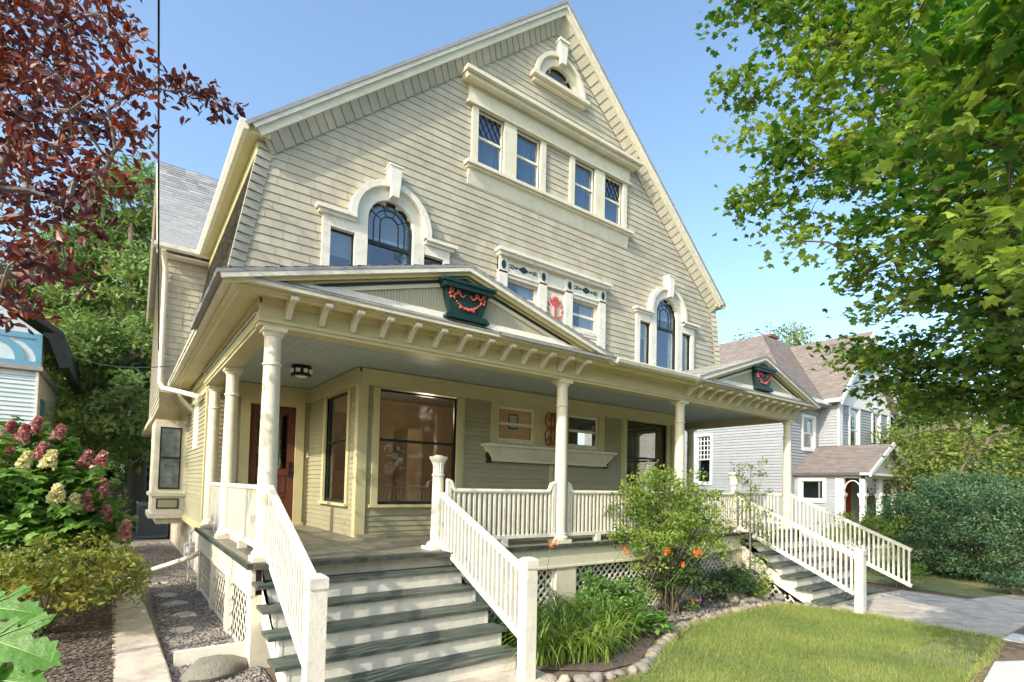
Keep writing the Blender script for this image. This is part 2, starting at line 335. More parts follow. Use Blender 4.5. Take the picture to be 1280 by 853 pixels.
# ---- window builder
def window(T,u0,u1,z0,z1,cas=(.1,.1,.1,.1),cm='white',sm='white',glass=None,rail=.5,munt=None,inner=None,sill=True,par=None,sw=.035,cv=.05,label=None,depth=.06):
    mb=MB(T); l,r,t,b=cas
    if l: mb.box(u0-l,u0,-.02,cv,z0-b,z1+t)
    if r: mb.box(u1,u1+r,-.02,cv,z0-b,z1+t)
    if t: mb.box(u0,u1,-.02,cv,z1,z1+t)
    if b: mb.box(u0,u1,-.02,cv,z0-b,z0)
    if l+r+t+b==0: mb.box(u0,u1,-.03,.012,z0-.03,z0)
    if sill: mb.box(u0-l-.03,u1+r+.03,-.02,cv+.04,z0-b-.045,z0-b+.0)
    # reveals
    mb.box(u0-.012,u0,-depth-.08,-.02,z0,z1); mb.box(u1,u1+.012,-depth-.08,-.02,z0,z1)
    w=obj('window',mb,cm,par or H,label=label)
    d=depth
    mb=MB(T); zm=z0+(z1-z0)*rail if rail else None
    mb.box(u0,u0+sw,-d,-d+.035,z0,z1); mb.box(u1-sw,u1,-d,-d+.035,z0,z1); mb.box(u0+sw,u1-sw,-d,-d+.035,z1-sw,z1); mb.box(u0+sw,u1-sw,-d,-d+.035,z0,z0+sw*1.5)
    if rail: mb.box(u0+sw,u1-sw,-d-.005,-d+.04,zm-sw*.6,zm+sw*.6)
    obj('sash',mb,sm,w)
    mb=MB(T); mb.box(u0+.005,u1-.005,-d+.008,-d+.013,z0,z1); obj('glass',mb,glass or G_UP,w)
    if munt=='diamond':
        mb=MB(T); a0,a1,b0,b1=u0+sw,u1-sw,(zm or z0)+sw*.6,z1-sw
        for sg in (-1,1):
            k=-2.0
            while k<3:
                # line u = a0+k*? ; param z
                P=[]; slope=.62
                for q in range(41):
                    z=b0+(b1-b0)*q/40; u=a0+k*(a1-a0)+sg*(z-b0)*slope
                    if a0<=u<=a1: P.append((u,z))
                if len(P)>2: mb.bar((P[0][0],-.0-d+.02,P[0][1]),(P[-1][0],-d+.02,P[-1][1]),.012,.012,up=(0,1,0))
                k+=1/4.
        obj('leaded_lattice',mb,'metal',w)
    elif munt=='bars':
        mb=MB(T)
        for k in (1,2): mb.box(u0+(u1-u0)*k/3-.01,u0+(u1-u0)*k/3+.01,-d+.014,-d+.03,(zm or z0),z1)
        for k in (1,2,3): zz=(zm or z0)+(z1-(zm or z0))*k/4; mb.box(u0,u1,-d+.0145,-d+.0305,zz-.01,zz+.01)
        obj('muntins',mb,sm,w)
    if inner=='blind' :
        mb=MB(T); z=z1-.04; zb=z0+(z1-z0)*.45
        while z>zb: mb.add([(u0+.02,-d-.05,z),(u1-.02,-d-.05,z),(u1-.02,-d-.08,z-.022),(u0+.02,-d-.08,z-.022)],[(0,1,2,3)]); z-=.032
        mb.box(u0+.02,u1-.02,-d-.08,-d-.055,zb-.05,zb); mb.box((u0+u1)/2-.004,(u0+u1)/2+.004,-d-.06,-d-.052,zb-.35,zb-.05)
        obj('blind',mb,'blind',w)
    if inner in('curtain','sheer'):
        mb=MB(T); n=18; vs=[]; ua,ub=(u0,u1) if inner=='curtain' else (u0+.5*(u1-u0),u1)
        for i in range(n+1):
            u=ua+(ub-ua)*i/n; vv=-d-.1+.018*math.sin(i*1.9); vs+=[(u,vv,z0),(u,vv,z1)]
        mb.add(vs,[(2*i,2*i+2,2*i+3,2*i+1) for i in range(n)]); obj('curtain',mb,'curtain' if inner=='curtain' else 'blind',w,smooth=True)
    return w
# ---- attic window band
mb=MB(FG)
mb.prism([(-2.34,8.38),(2.34,8.38),(2.34,8.45),(-2.34,8.45)],-.0,.30); mb.prism([(-2.28,8.30),(2.28,8.30),(2.32,8.38),(-2.32,8.38)],0,.22)
mb.box(-2.16,2.16,0,.055,7.98,8.30); mb.box(-2.20,2.20,0,.10,7.94,7.985)
cor=H_('attic_cornice',mb,'trim')
mb=MB(FG); k=-2.12
while k<2.12: mb.box(k,k+.022,.0,.09,8.262,8.298); k+=.05
H_('dentil_strip',mb,'trim',cor)
mb=MB(FG); mb.box(-2.22,2.22,0,.17,6.76,6.82); mb.box(-2.18,2.18,0,.12,6.72,6.758)
mb.add([(-2.14,.07,6.72),(2.14,.07,6.72),(2.14,.02,6.44),(-2.14,.02,6.44),(-2.14,0,6.72),(2.14,0,6.72),(2.14,0,6.44),(-2.14,0,6.44)],[(0,1,2,3),(3,2,6,7),(0,3,7,4),(1,5,6,2)])
H_('attic_sill_apron',mb,'trim')
for i,(a,b) in enumerate(ATT):
    l=.16 if i in(0,2) else .145; r=.145 if i in (0,2) else .16
    window(FG,a,b,6.87,7.93,(.13 if i in(0,2) else .145,.145 if i in (0,2) else .13,.0,.05),'trim','white',munt='diamond' if i in (0,3) else None,inner='curtain',sill=False,rail=.53,
           label=None,cv=.055)
# ---- half round window under the peak
mb=MB(FG); mb.ring(arc(0,9.24,.42),arc(0,9.24,.60),-.02,.06,False); mb.ring(arc(0,9.24,.60),arc(0,9.24,.68),0,.12,False)
mb.box(-.76,.76,0,.17,9.16,9.235); mb.box(-.70,.70,0,.09,9.09,9.158)
w=H_('half_round_window',mb,'trim')
mb=MB(FG); mb.prism([(-.065,9.70),(.065,9.70),(.115,10.15),(-.115,10.15)],0,.17); mb.box(-.135,.135,0,.2,10.15,10.2); obj('keystone',mb,'white',w)
mb=MB(FG); mb.ring(arc(0,9.24,.385),arc(0,9.24,.42),-.06,-.02,False); mb.box(-.42,.42,-.06,-.02,9.236,9.27); obj('sash',mb,'black',w)
mb=MB(FG); mb.prism(arc(0,9.24,.41),-.045,-.04); obj('glass',mb,G_UP,w)
# ---- palladian windows
def palladian(c):
    F=lambda u,v,z:(XC+c+u,YG-v,z)
    mb=MB(F); zs=5.18
    mb.ring(arc(0,zs,.395),arc(0,zs,.60),-.02,.06,False)
    mb.box(-.60,-.395,-.02,.06,3.5,zs); mb.box(.395,.60,-.02,.06,3.5,zs)
    mb.ring(arc(0,zs,.60),arc(0,zs,.70),0,.14,False); mb.box(-.70,-.602,0,.139,5.07,zs); mb.box(.602,.70,0,.139,5.07,zs)
    for sg in (-1,1):
        mb.box(*sorted((sg*.602,sg*1.21)),0,.15,5.08,5.13); mb.box(*sorted((sg*.602,sg*1.17)),0,.10,5.03,5.078)
        mb.box(*sorted((sg*.602,sg*1.10)),-.02,.055,4.86,5.03); mb.box(*sorted((sg*.98,sg*1.10)),-.02,.055,3.5,4.858)
        mb.box(*sorted((sg*.601,sg*.98)),-.02,.04,3.5,3.7)
    w=H_('arched_window',mb,'white',label='arched three-part window with keystone, '+('left' if c<0 else 'right')+' of the gable')
    mb=MB(F); mb.prism([(-.06,5.60),(.06,5.60),(.105,6.10),(-.105,6.10)],0,.2); mb.box(-.12,.12,0,.215,6.10,6.13); obj('keystone',mb,'white',w)
    mb=MB(F); mb.ring(arc(0,zs,.355),arc(0,zs,.395),-.06,-.02,False)
    mb.box(-.395,-.355,-.06,-.02,3.5,zs); mb.box(.355,.395,-.06,-.02,3.5,zs); mb.box(-.355,.355,-.065,-.015,4.80,4.86)
    for r_ in (.27,.16):
        mb.ring(arc(0,zs,r_-.008),arc(0,zs,r_+.008),-.055,-.03,False)
        for sg in(-1,1): mb.box(sg*r_-.008,sg*r_+.008,-.055,-.03,4.86,zs)
    for a in (30,70,110,150):
        a=R(a); mb.bar((math.cos(a)*.16,-.042,zs+math.sin(a)*.16),(math.cos(a)*.37,-.042,zs+math.sin(a)*.37),.014,.014,up=(0,1,0))
    for sg in (-1,1):
        mb.box(*sorted((sg*.60,sg*.62)),-.06,-.02,3.7,4.86); mb.box(*sorted((sg*.96,sg*.98)),-.06,-.02,3.7,4.86); mb.box(*sorted((sg*.62,sg*.96)),-.06,-.02,4.83,4.86)
    obj('sash',mb,'black',w)
    mb=MB(F); mb.prism([(-.39,3.5),(.39,3.5)]+arc(0,zs,.39),-.046,-.04); mb.box(-.975,-.605,-.046,-.04,3.7,4.855); mb.box(.605,.975,-.046,-.04,3.7,4.855); obj('glass',mb,G_UP,w)
    mb=MB(F)
    def slats(a,b,z0,z1):
        z=z1
        while z>z0:
            hw=b if z<zs else min(b,math.sqrt(max(.0004,.36**2-(z-zs)**2)))
            hl=a if z<zs or abs(a)>.5 else -hw
            mb.add([(hl,-.13,z),(hw,-.13,z),(hw,-.16,z-.025),(hl,-.16,z-.025)],[(0,1,2,3)]); z-=.036
    slats(-.36,.36,4.98 if c<0 else 5.15,5.5); mb.box(-.36,.36,-.16,-.13,4.93 if c<0 else 5.1,4.98 if c<0 else 5.15)
    slats(-.97,-.61,4.5,4.84); slats(.61,.97,4.5,4.84); mb.box(-.3,-.295,-.14,-.135,4.1,4.9); mb.box(.28,.285,-.14,-.135,4.2,4.9)
    mb.box(.30,.36,-.16,-.14,3.6,4.9)
    obj('blind',mb,'blind',w)
palladian(-PAL); palladian(PAL)
# ---- middle window pair with painted ornament
mb=MB(FG); mb.box(-1.50,1.50,0,.2,5.34,5.40); mb.prism([(-1.44,5.28),(1.44,5.28),(1.48,5.34),(-1.48,5.34)],0,.15)
k=-1.40
mb.box(-1.43,1.43,0,.05,5.0,5.28); mb.box(-1.44,1.44,0,.075,4.965,5.0)
for u in (-1.33,-.35,.35,1.33): mb.box(u-.1,u+.1,0,.075,3.85,5.278) if u else None
mb.box(-1.23,-.45,0,.04,4.13,4.18); mb.box(.45,1.23,0,.04,4.13,4.18); mb.box(-1.23,-.45,0,.02,3.85,4.13); mb.box(.45,1.23,0,.02,3.85,4.13)
grp=H_('ornamented_window_surround',mb,'white')
mb=MB(FG); k=-1.4
while k<1.4: mb.box(k,k+.018,.0,.095,5.245,5.278); k+=.045
obj('dentil_strip',mb,'trim',grp)
mb=MB(FG)
for u in (-1.33,-.35,.35,1.33): mb.prism(arc(u,5.12,.048,20,0,360,rz=.085)[:-1],.07,.088)
for s in (-1,1):
    c=s*.84
    mb.prism([(c-.13,5.13),(c,5.06),(c+.13,5.13),(c,5.20)],.045,.062)
    for q in (-1,1):
        mb.prism([(c+q*.13,5.13),(c+q*.17,5.105),(c+q*.21,5.13),(c+q*.17,5.155)],.045,.06)
        mb.ring(arc(c+q*.255,5.13,.022,10,0,360)[:-1],arc(c+q*.255,5.13,.04,10,0,360)[:-1],.045,.06)
        for z in (5.105,5.155): mb.box(*sorted((c+q*.29,c+q*.345)),.045,.058,z-.008,z+.008)
obj('painted_motif',mb,'green',grp)
for s in (-1,1):
    a,b=sorted((s*.46,s*1.22)); window(FG,a,b,4.26,4.90,(.0,.0,.06,.08),'white','white',inner='sheer',sill=False,rail=.5,sw=.045,label='small white-framed window beside the coral scroll panel')
mb=MB(FG); mb.box(-.25,.25,-.01,.03,3.85,4.9); pan=H_('carved_panel',mb,'pinkbg')
mb=MB(FG)
def leafc(cx,cz,a,l,w_): 
    P=[(0,0),(l*.3,w_),(l*.7,w_*.8),(l,0),(l*.7,-w_*.6),(l*.3,-w_*.8)]; ca,sa=math.cos(a),math.sin(a)
    mb.prism([(cx+x*ca-y*sa,cz+x*sa+y*ca) for x,y in P],.03,.05+random.random()*.006)
for a in (90,66,114,42,138): leafc(0,4.58,R(a),.25 if a==90 else .20,.022)
for sg in (-1,1):
    for i in range(9):
        a=R(-40+i*28); leafc(sg*(.16*math.cos(a)),4.52+.2*math.sin(a),R(90)-sg*R(60-i*14) ,.09,.014)
    mb.ring(arc(sg*.15,4.02,.045,14,0,360)[:-1],arc(sg*.15,4.02,.08,14,0,360)[:-1],.03,.05)
    for i in range(5): leafc(sg*.03,4.05+i*.07,R(90)-sg*R(50),.16,.015)
mb.prism([(-.015,4.0),(.015,4.0),(.025,4.6),(-.025,4.6)],.03,.06)
obj('carved_scrollwork',mb,'pink',pan)
# ================================================================= ground floor walls
WZ=2.45
def fspan(z): return [(-3.98,3.98)]
wops=[(s*-1.0,0,0,0) for s in ()]
BW=[(-3.66,-2.22),(2.22,3.66)]; SW=[(-1.33,-.44),(.44,1.33)]
for a,b in BW: wops.append((a,b,.5,2.43))
for a,b in SW: wops.append((a,b,1.72,2.40))
sp=cut(fspan,wops)
mb=MB(FW); backing(mb,sp,-.0,2.85,.05,-.14,-.002); fwall=H_('porch_wall',mb,'frieze')
def clap(z): 
    return [(-3.86,3.86)] if z<2.46 else []
ops2=[(a-.12,b+.12,.42,2.6) for a,b in BW]+[(-1.46,1.46,1.6,2.6)]+[(-1.36,1.36,1.38,1.7)]
mb=MB(); courses(mb,(XC,YW,0),(1,0,0),(0,0,1),(0,-1,0),.0,2.46,.085,cut(clap,ops2),None,.016); H_('clapboards',mb,'olive',fwall)
mb=MB(FW); mb.box(-3.98,3.98,0,.03,2.46,2.72); mb.box(-3.98,3.98,0,.06,2.66,2.72)
for s in (-1,1):
    mb.box(*sorted((s*3.86,s*3.985)),0,.035,0,2.46)
    mb.box(*sorted((s*1.34,s*1.50)),0,.03,1.55,2.46); mb.box(*sorted((s*2.06,s*2.12)),0,.022,0,2.46)
mb.box(-.44,.44,0,.022,1.63,2.46); mb.box(-1.34,1.34,0,.021,2.40,2.459); mb.box(-.045,.045,0,.026,0,1.4)
H_('frieze_boards',mb,'frieze',fwall)
mb=MB(FW); mb.box(-4.0,4.0,0,.05,-.0,.05); H_('base_board',mb,'olive',fwall)
for i,(a,b) in enumerate(BW): window(FW,a,b,.52,2.43,(.11,.11,.0,.0),'frieze','black',G_LO,rail=.56,sw=.035,cv=.04,label='large black-framed window of the porch wall, '+('left' if i==0 else 'right')+' of the planter shelf')
for i,(a,b) in enumerate(SW): window(FW,a,b,1.72,2.40,(0,0,0,0),'white','white',G_LO,rail=.52,sw=.045,sill=False,label='small white window above the shelf, '+('left' if i==0 else 'right')+' of the red scroll')
# planter shelf
mb=MB(FW); mb.box(-1.70,1.70,0,.24,1.60,1.65)
mb.add([(-1.66,0,1.6),(1.66,0,1.6),(1.66,.2,1.6),(-1.66,.2,1.6),(-1.48,0,1.36),(1.48,0,1.36),(1.48,.10,1.36),(-1.48,.10,1.36)],[(3,2,6,7),(0,3,7,4),(1,5,6,2),(4,7,6,5),(0,1,2,3)])
mb.box(-1.50,1.50,0,.12,1.33,1.36)
shelf=H_('planter_shelf',mb,'trim')
mb=MB(FW)
for s in (1,): mb.prism([(s*1.50,1.50),(s*1.58,1.50),(s*1.60,1.42),(s*1.57,1.36),(s*1.60,1.30),(s*1.50,1.30)],.02,.08)
obj('shelf_bracket',mb,'black',shelf)
mb=MB(lambda u,v,z:(XC-u,YW-v,z)); mb.prism([(1.50,1.50),(1.58,1.50),(1.60,1.42),(1.57,1.36),(1.60,1.30),(1.50,1.30)],.02,.08); obj('shelf_bracket',mb,'black',shelf)
# red scroll ornament
mb=MB(FW)
def spiral(cx,cz,r,dirn,turns=1.4,a0=0,w=.018):
    P=[];n=26
    for i in range(n+1):
        t=i/n; a=a0+dirn*turns*2*math.pi*t; rr=r*(1-.8*t); P.append((cx+rr*math.cos(a),.045,cz+rr*math.sin(a)))
    mb.tube(P,[w*(1-.3*i/n) for i in range(n+1)],6)
for sg in (-1,1):
    for zc in (1.79,2.31): spiral(sg*.115,zc,.095,sg*(1 if zc<2 else -1),1.5,R(90 if zc<2 else -90),.014)
    spiral(sg*.11,2.05,.06,sg,1.1,R(90),.012)
    mb.tube([(sg*.19,.045,1.80),(sg*.20,.045,1.95),(sg*.12,.045,2.05),(sg*.20,.045,2.15),(sg*.19,.045,2.30)],.012,6)
    mb.tube([(sg*.02,.045,1.72),(sg*.05,.045,1.95),(sg*.02,.045,2.05),(sg*.05,.045,2.15),(sg*.02,.045,2.38)],.014,6)
H_('scroll_ornament',mb,'red',label='brick-red scrollwork ornament between the two small porch windows')
# side walls (X = XC -/+ 3.985) and recessed entrance walls
for s in (-1,1):
    X0=XC+s*3.985; T=lambda u,v,z,X0=X0,s=s:(X0+s*v,u,z)
    wo=(9.05,10.30,.5,2.43)
    sw_=cut(lambda z:[(YW,11.4)],[wo])
    mb=MB(T); backing(mb,sw_,0,2.85,.05,-.14,-.002); wl=H_('entrance_side_wall',mb,'frieze')
    mb=MB(); courses(mb,(X0,0,0),(0,1,0),(0,0,1),(s,0,0),0,2.46,.085,cut(lambda z:[(YW+.12,11.4)],[(8.93,10.42,.42,2.6)]),None,.016); H_('clapboards',mb,'olive',wl)
    mb=MB(T); mb.box(YW-.035,11.4,0,.03,2.46,2.72); mb.box(YW-.035,11.4,0,.06,2.66,2.72); mb.box(YW-.034,YW+.12,0,.034,0,2.459); H_('frieze_boards',mb,'frieze',wl)
    window(T,9.05,10.30,.52,2.43,(.11,.11,.0,.0),'frieze','black',G_LO,rail=.56,cv=.04,label='tall black-framed window on the side wall by the '+('left' if s<0 else 'right')+' door')
    # entrance wall
    DX=(XC-4.70,XC-4.70) ; d0,d1=(1.88,2.70) if s<0 else (2*XC-2.70,2*XC-1.88)
    a,b=(SX,2.98) if s<0 else (2*XC-2.98,2*XC-SX)
    T2=lambda u,v,z:(u,11.4-v,z)
    es=cut(lambda z:[(a,b)],[(d0,d1,0,2.36)])
    mb=MB(T2); backing(mb,es,0,2.85,.06,-.14,-.002); wl=H_('entrance_wall',mb,'frieze')
    mb=MB(); courses(mb,(0,11.4,0),(1,0,0),(0,0,1),(0,-1,0),0,2.46,.085,cut(lambda z:[(a,b)],[(d0-.15,d1+.15,0,2.6)]),None,.016); H_('clapboards',mb,'olive',wl)
    mb=MB(T2); mb.box(a,b,0,.03,2.46,2.72); mb.box(a,b,0,.06,2.66,2.72); mb.box(d0-.16,d0,-.02,.04,0,2.459); mb.box(d1,d1+.16,-.02,.04,0,2.459); mb.box(d0,d1,-.02,.04,2.36,2.459); mb.box(d0-.18,d1+.18,0,.12,.0,.05); H_('door_casing',mb,'frieze',wl)
    mb=MB(T2); mb.box(d0,d1,-.07,-.035,.04,2.36)
    w_=d1-d0
    for (p,q,r_,t_) in ((0,.13,.04,2.36),(.69,.82,.04,2.36),(.13,.69,2.2,2.36),(.13,.69,.04,.22),(.13,.69,.98,1.10),(.13,.69,.56,.62),(.39,.43,.22,.56)): mb.box(d0+p,d0+q,-.035,-.01,r_,t_)
    mb.box(d0+.15,d0+.67,-.036,-.02,.64,.96); 
    dr=H_('entrance_door',mb,'door',label='red-brown panelled front door with glass upper half, '+('left' if s<0 else 'right')+' entrance')
    mb=MB(T2); mb.box(d0+.15,d0+.67,-.034,-.026,1.12,2.18); obj('door_glass',mb,G_N,dr)
    mb=MB(T2); mb.box(d1-.10,d1-.05,-.01,.01,.95,1.25); mb.lathe([(.0,0),(.03,.01),(.035,.03),(.02,.05)],(d1-.075,.03,1.05),10); mb.tube([(d1-.075,.01,1.2),(d1-.075,.03,1.2)],.022,8); obj('door_handle',mb,'metal',dr)
    if s<0:
        mb=MB(T2); mb.box(d1+.22,d1+.26,.015,.03,1.35,1.45); H_('doorbell',mb,'white',wl)
# rooms
mb=MB(); mb.box(3.12,10.8,12.0,12.05,0,2.8); mb.box(3.12,10.8,8.72,12,-.03,0.0); mb.box(3.12,10.8,8.72,12,2.8,2.84); mb.box(6.9,7.0,8.72,12,0,2.8); mb.box(5.0,5.35,11.2,11.9,0,2.1)
H_('ground_floor_rooms',mb,'roomwarm')
mb=MB(); mb.box(SX,2.9,12.2,12.25,0,2.8); H_('hall_wall',mb,'roomwarm')
mb=MB(); mb.lathe([(.05,2.80),(.05,2.74),(.14,2.70),(.15,2.62),(.10,2.56),(.0,2.54)],(4.5,9.05,0),16); H_('room_lamp',mb,'blind',label='lit ceiling lamp inside the left front room')
ll=bpy.data.lights.new('room_lamp_light','POINT'); ll.energy=15; ll.color=(1,.84,.64); ll.shadow_soft_size=.15; lo=bpy.data.objects.new('room_lamp_light',ll); C.objects.link(lo); lo.location=(4.5,9.3,2.2)
# framed notice in left small window
mb=MB(FW); mb.box(-.95,-.72,-.2,-.19,2.0,2.3); fr=H_('framed_notice',mb,'teal'); mb=MB(FW); mb.box(-.92,-.75,-.188,-.185,2.03,2.27); obj('notice_paper',mb,'blind',fr)

# ================================================================= porch
mb=MB()
y=6.28
while y<11.4: mb.tone=random.random(); mb.box(1.10,2*XC-1.10,y,min(y+.096,11.4),-.05,0); y+=.1
deck=H_('porch_floor',mb,'floor')
mb=MB(); mb.box(1.06,2*XC-1.06,6.24,6.279,-.055,.003); mb.box(1.06,1.099,6.279,11.4,-.055,.003); mb.box(2*XC-1.099,2*XC-1.06,6.279,11.4,-.055,.003); H_('floor_nosing',mb,'nosing',deck)
mb=MB()
x=1.1
while x<2*XC-1.1: mb.tone=random.random(); mb.box(x,min(x+.086,2*XC-1.1),6.42,11.4,2.735,2.76); x+=.09
H_('porch_ceiling',mb,'ceil')
mb=MB(); mb.box(1.10,2*XC-1.10,6.38,6.60,2.56,2.86); mb.box(1.09,2*XC-1.09,6.36,6.62,2.60,2.64); mb.box(1.12,1.33,6.6,11.4,2.56,2.86); mb.box(2*XC-1.33,2*XC-1.12,6.6,11.4,2.56,2.86)
mb.box(1.10,1.119,6.6,11.4,2.60,2.64); mb.box(1.12,1.3,11.4,14.2,2.72,2.9)
H_('porch_beam',mb,'frieze')
# soffit + crown + gutter
mb=MB(); mb.box(.80,2*XC-.80,6.10,6.38,2.86,2.885); mb.box(.80,1.10,6.38,14.1,2.861,2.884); mb.box(2*XC-1.10,2*XC-.80,6.38,14.1,2.861,2.884)
mb.add([(.78,6.08,2.93),(2*XC-.78,6.08,2.93),(2*XC-.88,6.18,2.83),(.88,6.18,2.83),(.88,14.1,2.83),(.78,14.1,2.93),(2*XC-.88,14.1,2.83),(2*XC-.78,14.1,2.93)],[(0,1,2,3),(0,3,4,5),(1,7,6,2)])
mb.add([(.95,6.22,2.86),(2*XC-.95,6.22,2.86),(2*XC-.95,6.25,2.82),(.95,6.25,2.82),(.95,6.36,2.80),(2*XC-.95,6.36,2.80)],[(3,2,5,4)]) if False else None
mb.box(1.12,2*XC-1.12,6.345,6.38,2.80,2.859); mb.box(1.085,1.119,6.38,11.4,2.80,2.859)
H_('porch_soffit',mb,'soffit')
# side eave: flat, dirt-streaked soffit board to the back
mb=MB()
mb.box(.72,.80,6.03,14.1,2.885,2.935); mb.box(.70,.74,6.0,14.1,2.93,2.965); mb.box(.80,2*XC-.80,6.03,6.1,2.886,2.935)
mb.box(2*XC-.80,2*XC-.72,6.03,14.1,2.885,2.935)
H_('eave_fascia',mb,'trim')
mb=MB()
gp=[(6.03,2.87),(5.95,2.89),(5.93,2.94),(5.94,2.955),(6.03,2.955)]
n=len(gp); a,b=XC-.78,XC+1.36
mb.add([(a,p[0],p[1]) for p in gp]+[(b,p[0],p[1]) for p in gp],[tuple(range(n)),tuple(range(2*n-1,n-1,-1))]+[(i,i+n,(i+1)%n+n,(i+1)%n) for i in range(n)])
H_('porch_gutter',mb,'white')
# shed roof between the pediments
mb=MB(); O=Vector((0,5.97,2.955)); V=Vector((0,2.58,.50)); l=V.length; V/=l; Nn=Vector((0,-V.z,V.y))
courses(mb,O,(1,0,0),V,Nn,0,l,.14,lambda v:[(XC-1.3,XC+1.3)],.3,.012,.004); sr=H_('porch_shed_roof',mb,'roof')
mb=MB(); mb.add([(XC-3,5.98,2.94),(XC+3,5.98,2.94),(XC+3,8.55,3.44),(XC-3,8.55,3.44),(XC-3,5.98,2.90),(XC+3,5.98,2.90),(XC+3,8.55,3.40),(XC-3,8.55,3.40)],[(0,1,2,3),(4,5,6,7),(0,1,5,4)]); obj('roof_deck',mb,'roof',sr)
# pediments
PA=3.73
garl_curve=None
def pediment(c,HW,side,b0_,b1_):
    PT=math.atan((PA-2.95)/HW); pc,ps=math.cos(PT),math.sin(PT); PSL=HW/pc
    F=lambda u,v,z:(XC+c+u,6.0-v,z)   # v>0 in front of the eave edge, negative = deeper
    def rp(s,d,sg): return (sg*(s*pc-d*ps),PA-s*ps-d*pc)
    def strip(mb,d0,d1,b0,b1,s1=PSL):
        for sg in (-1,1): mb.prism([rp(d0*ps/pc,d0,sg),rp(s1,d0,sg),rp(s1,d1,sg),rp(d1*ps/pc,d1,sg)],b0,b1)
    mb=MB(F); strip(mb,.0,.035,-2.6,.02,PSL+.08); ped=H_('pediment',mb,'roof',label='pedimented porch gable with a dark green carved urn, '+side)
    mb=MB()
    for sg in (-1,1):
        P0=Vector((XC+c+sg*(HW+.05),6.0,PA-(HW+.05)*ps/pc)); V=Vector((-sg*pc,0,ps)); Nn=Vector((sg*ps,0,pc))
        courses(mb,P0,(0,1,0),V,Nn,0,PSL+.05,.14,lambda v:[(-.02,2.55)],.3,.012,.004)
    obj('roof_shingles',mb,'roof',ped)
    mb=MB(F); strip(mb,.036,.085,-.03,.015,PSL+.05); obj('rake_edge',mb,'white',ped)
    mb=MB(F); strip(mb,.086,.125,-.07,-.031); strip(mb,.07,.1,-.14,-.071); strip(mb,.126,.15,-.135,-.09,PSL-.3); obj('rake_soffit',mb,'soffit',ped)
    mb=MB(F); strip(mb,.155,.185,-.135,-.10,PSL-.40); obj('dark_rake_line',mb,'black',ped)
    mb=MB(F); strip(mb,.186,.235,-.137,-.115,PSL-.55); obj('inner_rake_board',mb,'trim',ped)
    zb=3.065
    hw=(PA-.16/pc-zb)/math.tan(PT)
    mb=MB(F); mb.prism([(-hw,zb),(hw,zb),(0,PA-.16/pc)],-.18,-.145)
    T=obj('beadboard_tympanum',mb,'bead',ped)
    mb=MB(F); k=-hw
    while k<hw:
        top=PA-.2-abs(k)*math.tan(PT)
        if top>zb+.02: mb.box(k,k+.032,-.15,-.139,zb,top)
        k+=.038
    # beads stay on the tympanum
    obj('beadboard_ribs',mb,'bead',ped)
    hb=HW-.12
    mb=MB(F); mb.add([(-hb,-.09,2.985),(hb,-.09,2.985),(hb-.2,-.11,3.068),(-hb+.2,-.11,3.068),(-hb,-.17,2.985),(hb,-.17,2.985),(hb-.2,-.17,3.068),(-hb+.2,-.17,3.068)],[(0,1,2,3),(3,2,6,7),(0,3,7,4),(1,5,6,2)]); obj('base_board',mb,'white',ped)
    mb=MB(F); mb.add([(-hb-.1,-.02,2.945),(hb+.1,-.02,2.945),(hb,-.10,2.985),(-hb,-.10,2.985),(-hb-.1,-.02,2.93),(hb+.1,-.02,2.93),(hb,-.10,2.93),(-hb,-.10,2.93)],[(0,1,2,3),(4,5,1,0)]); obj('base_flashing',mb,'roof',ped)
    # urn
    mb=MB(lambda u,v,z:F(u*.86,v,3.0+(z-3.03)*.90)); b0=-.13
    prof=[(.36,3.46),(.355,3.36),(.31,3.22),(.27,3.12),(.285,3.09)]
    mb.prism([(-x,z) for x,z in prof]+[(x,z) for x,z in prof[::-1]],b0,b0+.09)
    mb.prism([(-.44,3.52),(.44,3.52),(.41,3.455),(-.41,3.455)],b0,b0+.16); mb.box(-.46,.46,b0,b0+.18,3.52,3.56)
    mb.prism([(-.37,3.06),(.37,3.06),(.31,3.11),(-.31,3.11)],b0,b0+.13); mb.box(-.37,.37,b0,b0+.135,3.03,3.06)
    urn=obj('urn_relief',mb,'green',ped)
    mb=MB(lambda u,v,z:F(u*.86,v,3.0+(z-3.03)*.90)); rr=random.Random(3); v0=b0+.10
    def blob(u,z,r): mb.lathe([(0,-r),(r*.7,-r*.7),(r,0),(r*.7,r*.7),(0,r)],(u,v0,z),8)
    for i in range(17):
        t=-1+2*i/16; u=t*.25; z=3.19+.15*t*t; blob(u,z+rr.uniform(-.006,.006),.011+.014*(1-abs(t)))
    for i in range(9): blob(rr.uniform(-.13,.13),3.19+rr.uniform(-.018,.018),.021)
    for sg in (-1,1):
        cx=sg*.26
        for a in range(5): blob(cx+.042*math.cos(a*1.256+.3),3.36+.042*math.sin(a*1.256+.3),.021)
        P=[(cx-sg*(.06+.028*i),v0+.008,3.375+.028*math.sin(i*1.25)) for i in range(0,7)]
        mb.tube(P,[.014,.016,.015,.014,.012,.009,.004],6)
        mb.tube([(cx+sg*.02+.03*math.cos(q),v0+.008,3.43+.022*math.sin(q)) for q in np.linspace(0,5,9)],.011,6)
        mb.tube([(cx-sg*.10+.026*math.cos(q),v0+.008,3.42+.02*math.sin(q)) for q in np.linspace(0,4.5,9)],.010,6)
    obj('garland_relief',mb,'pink',urn,smooth=True)
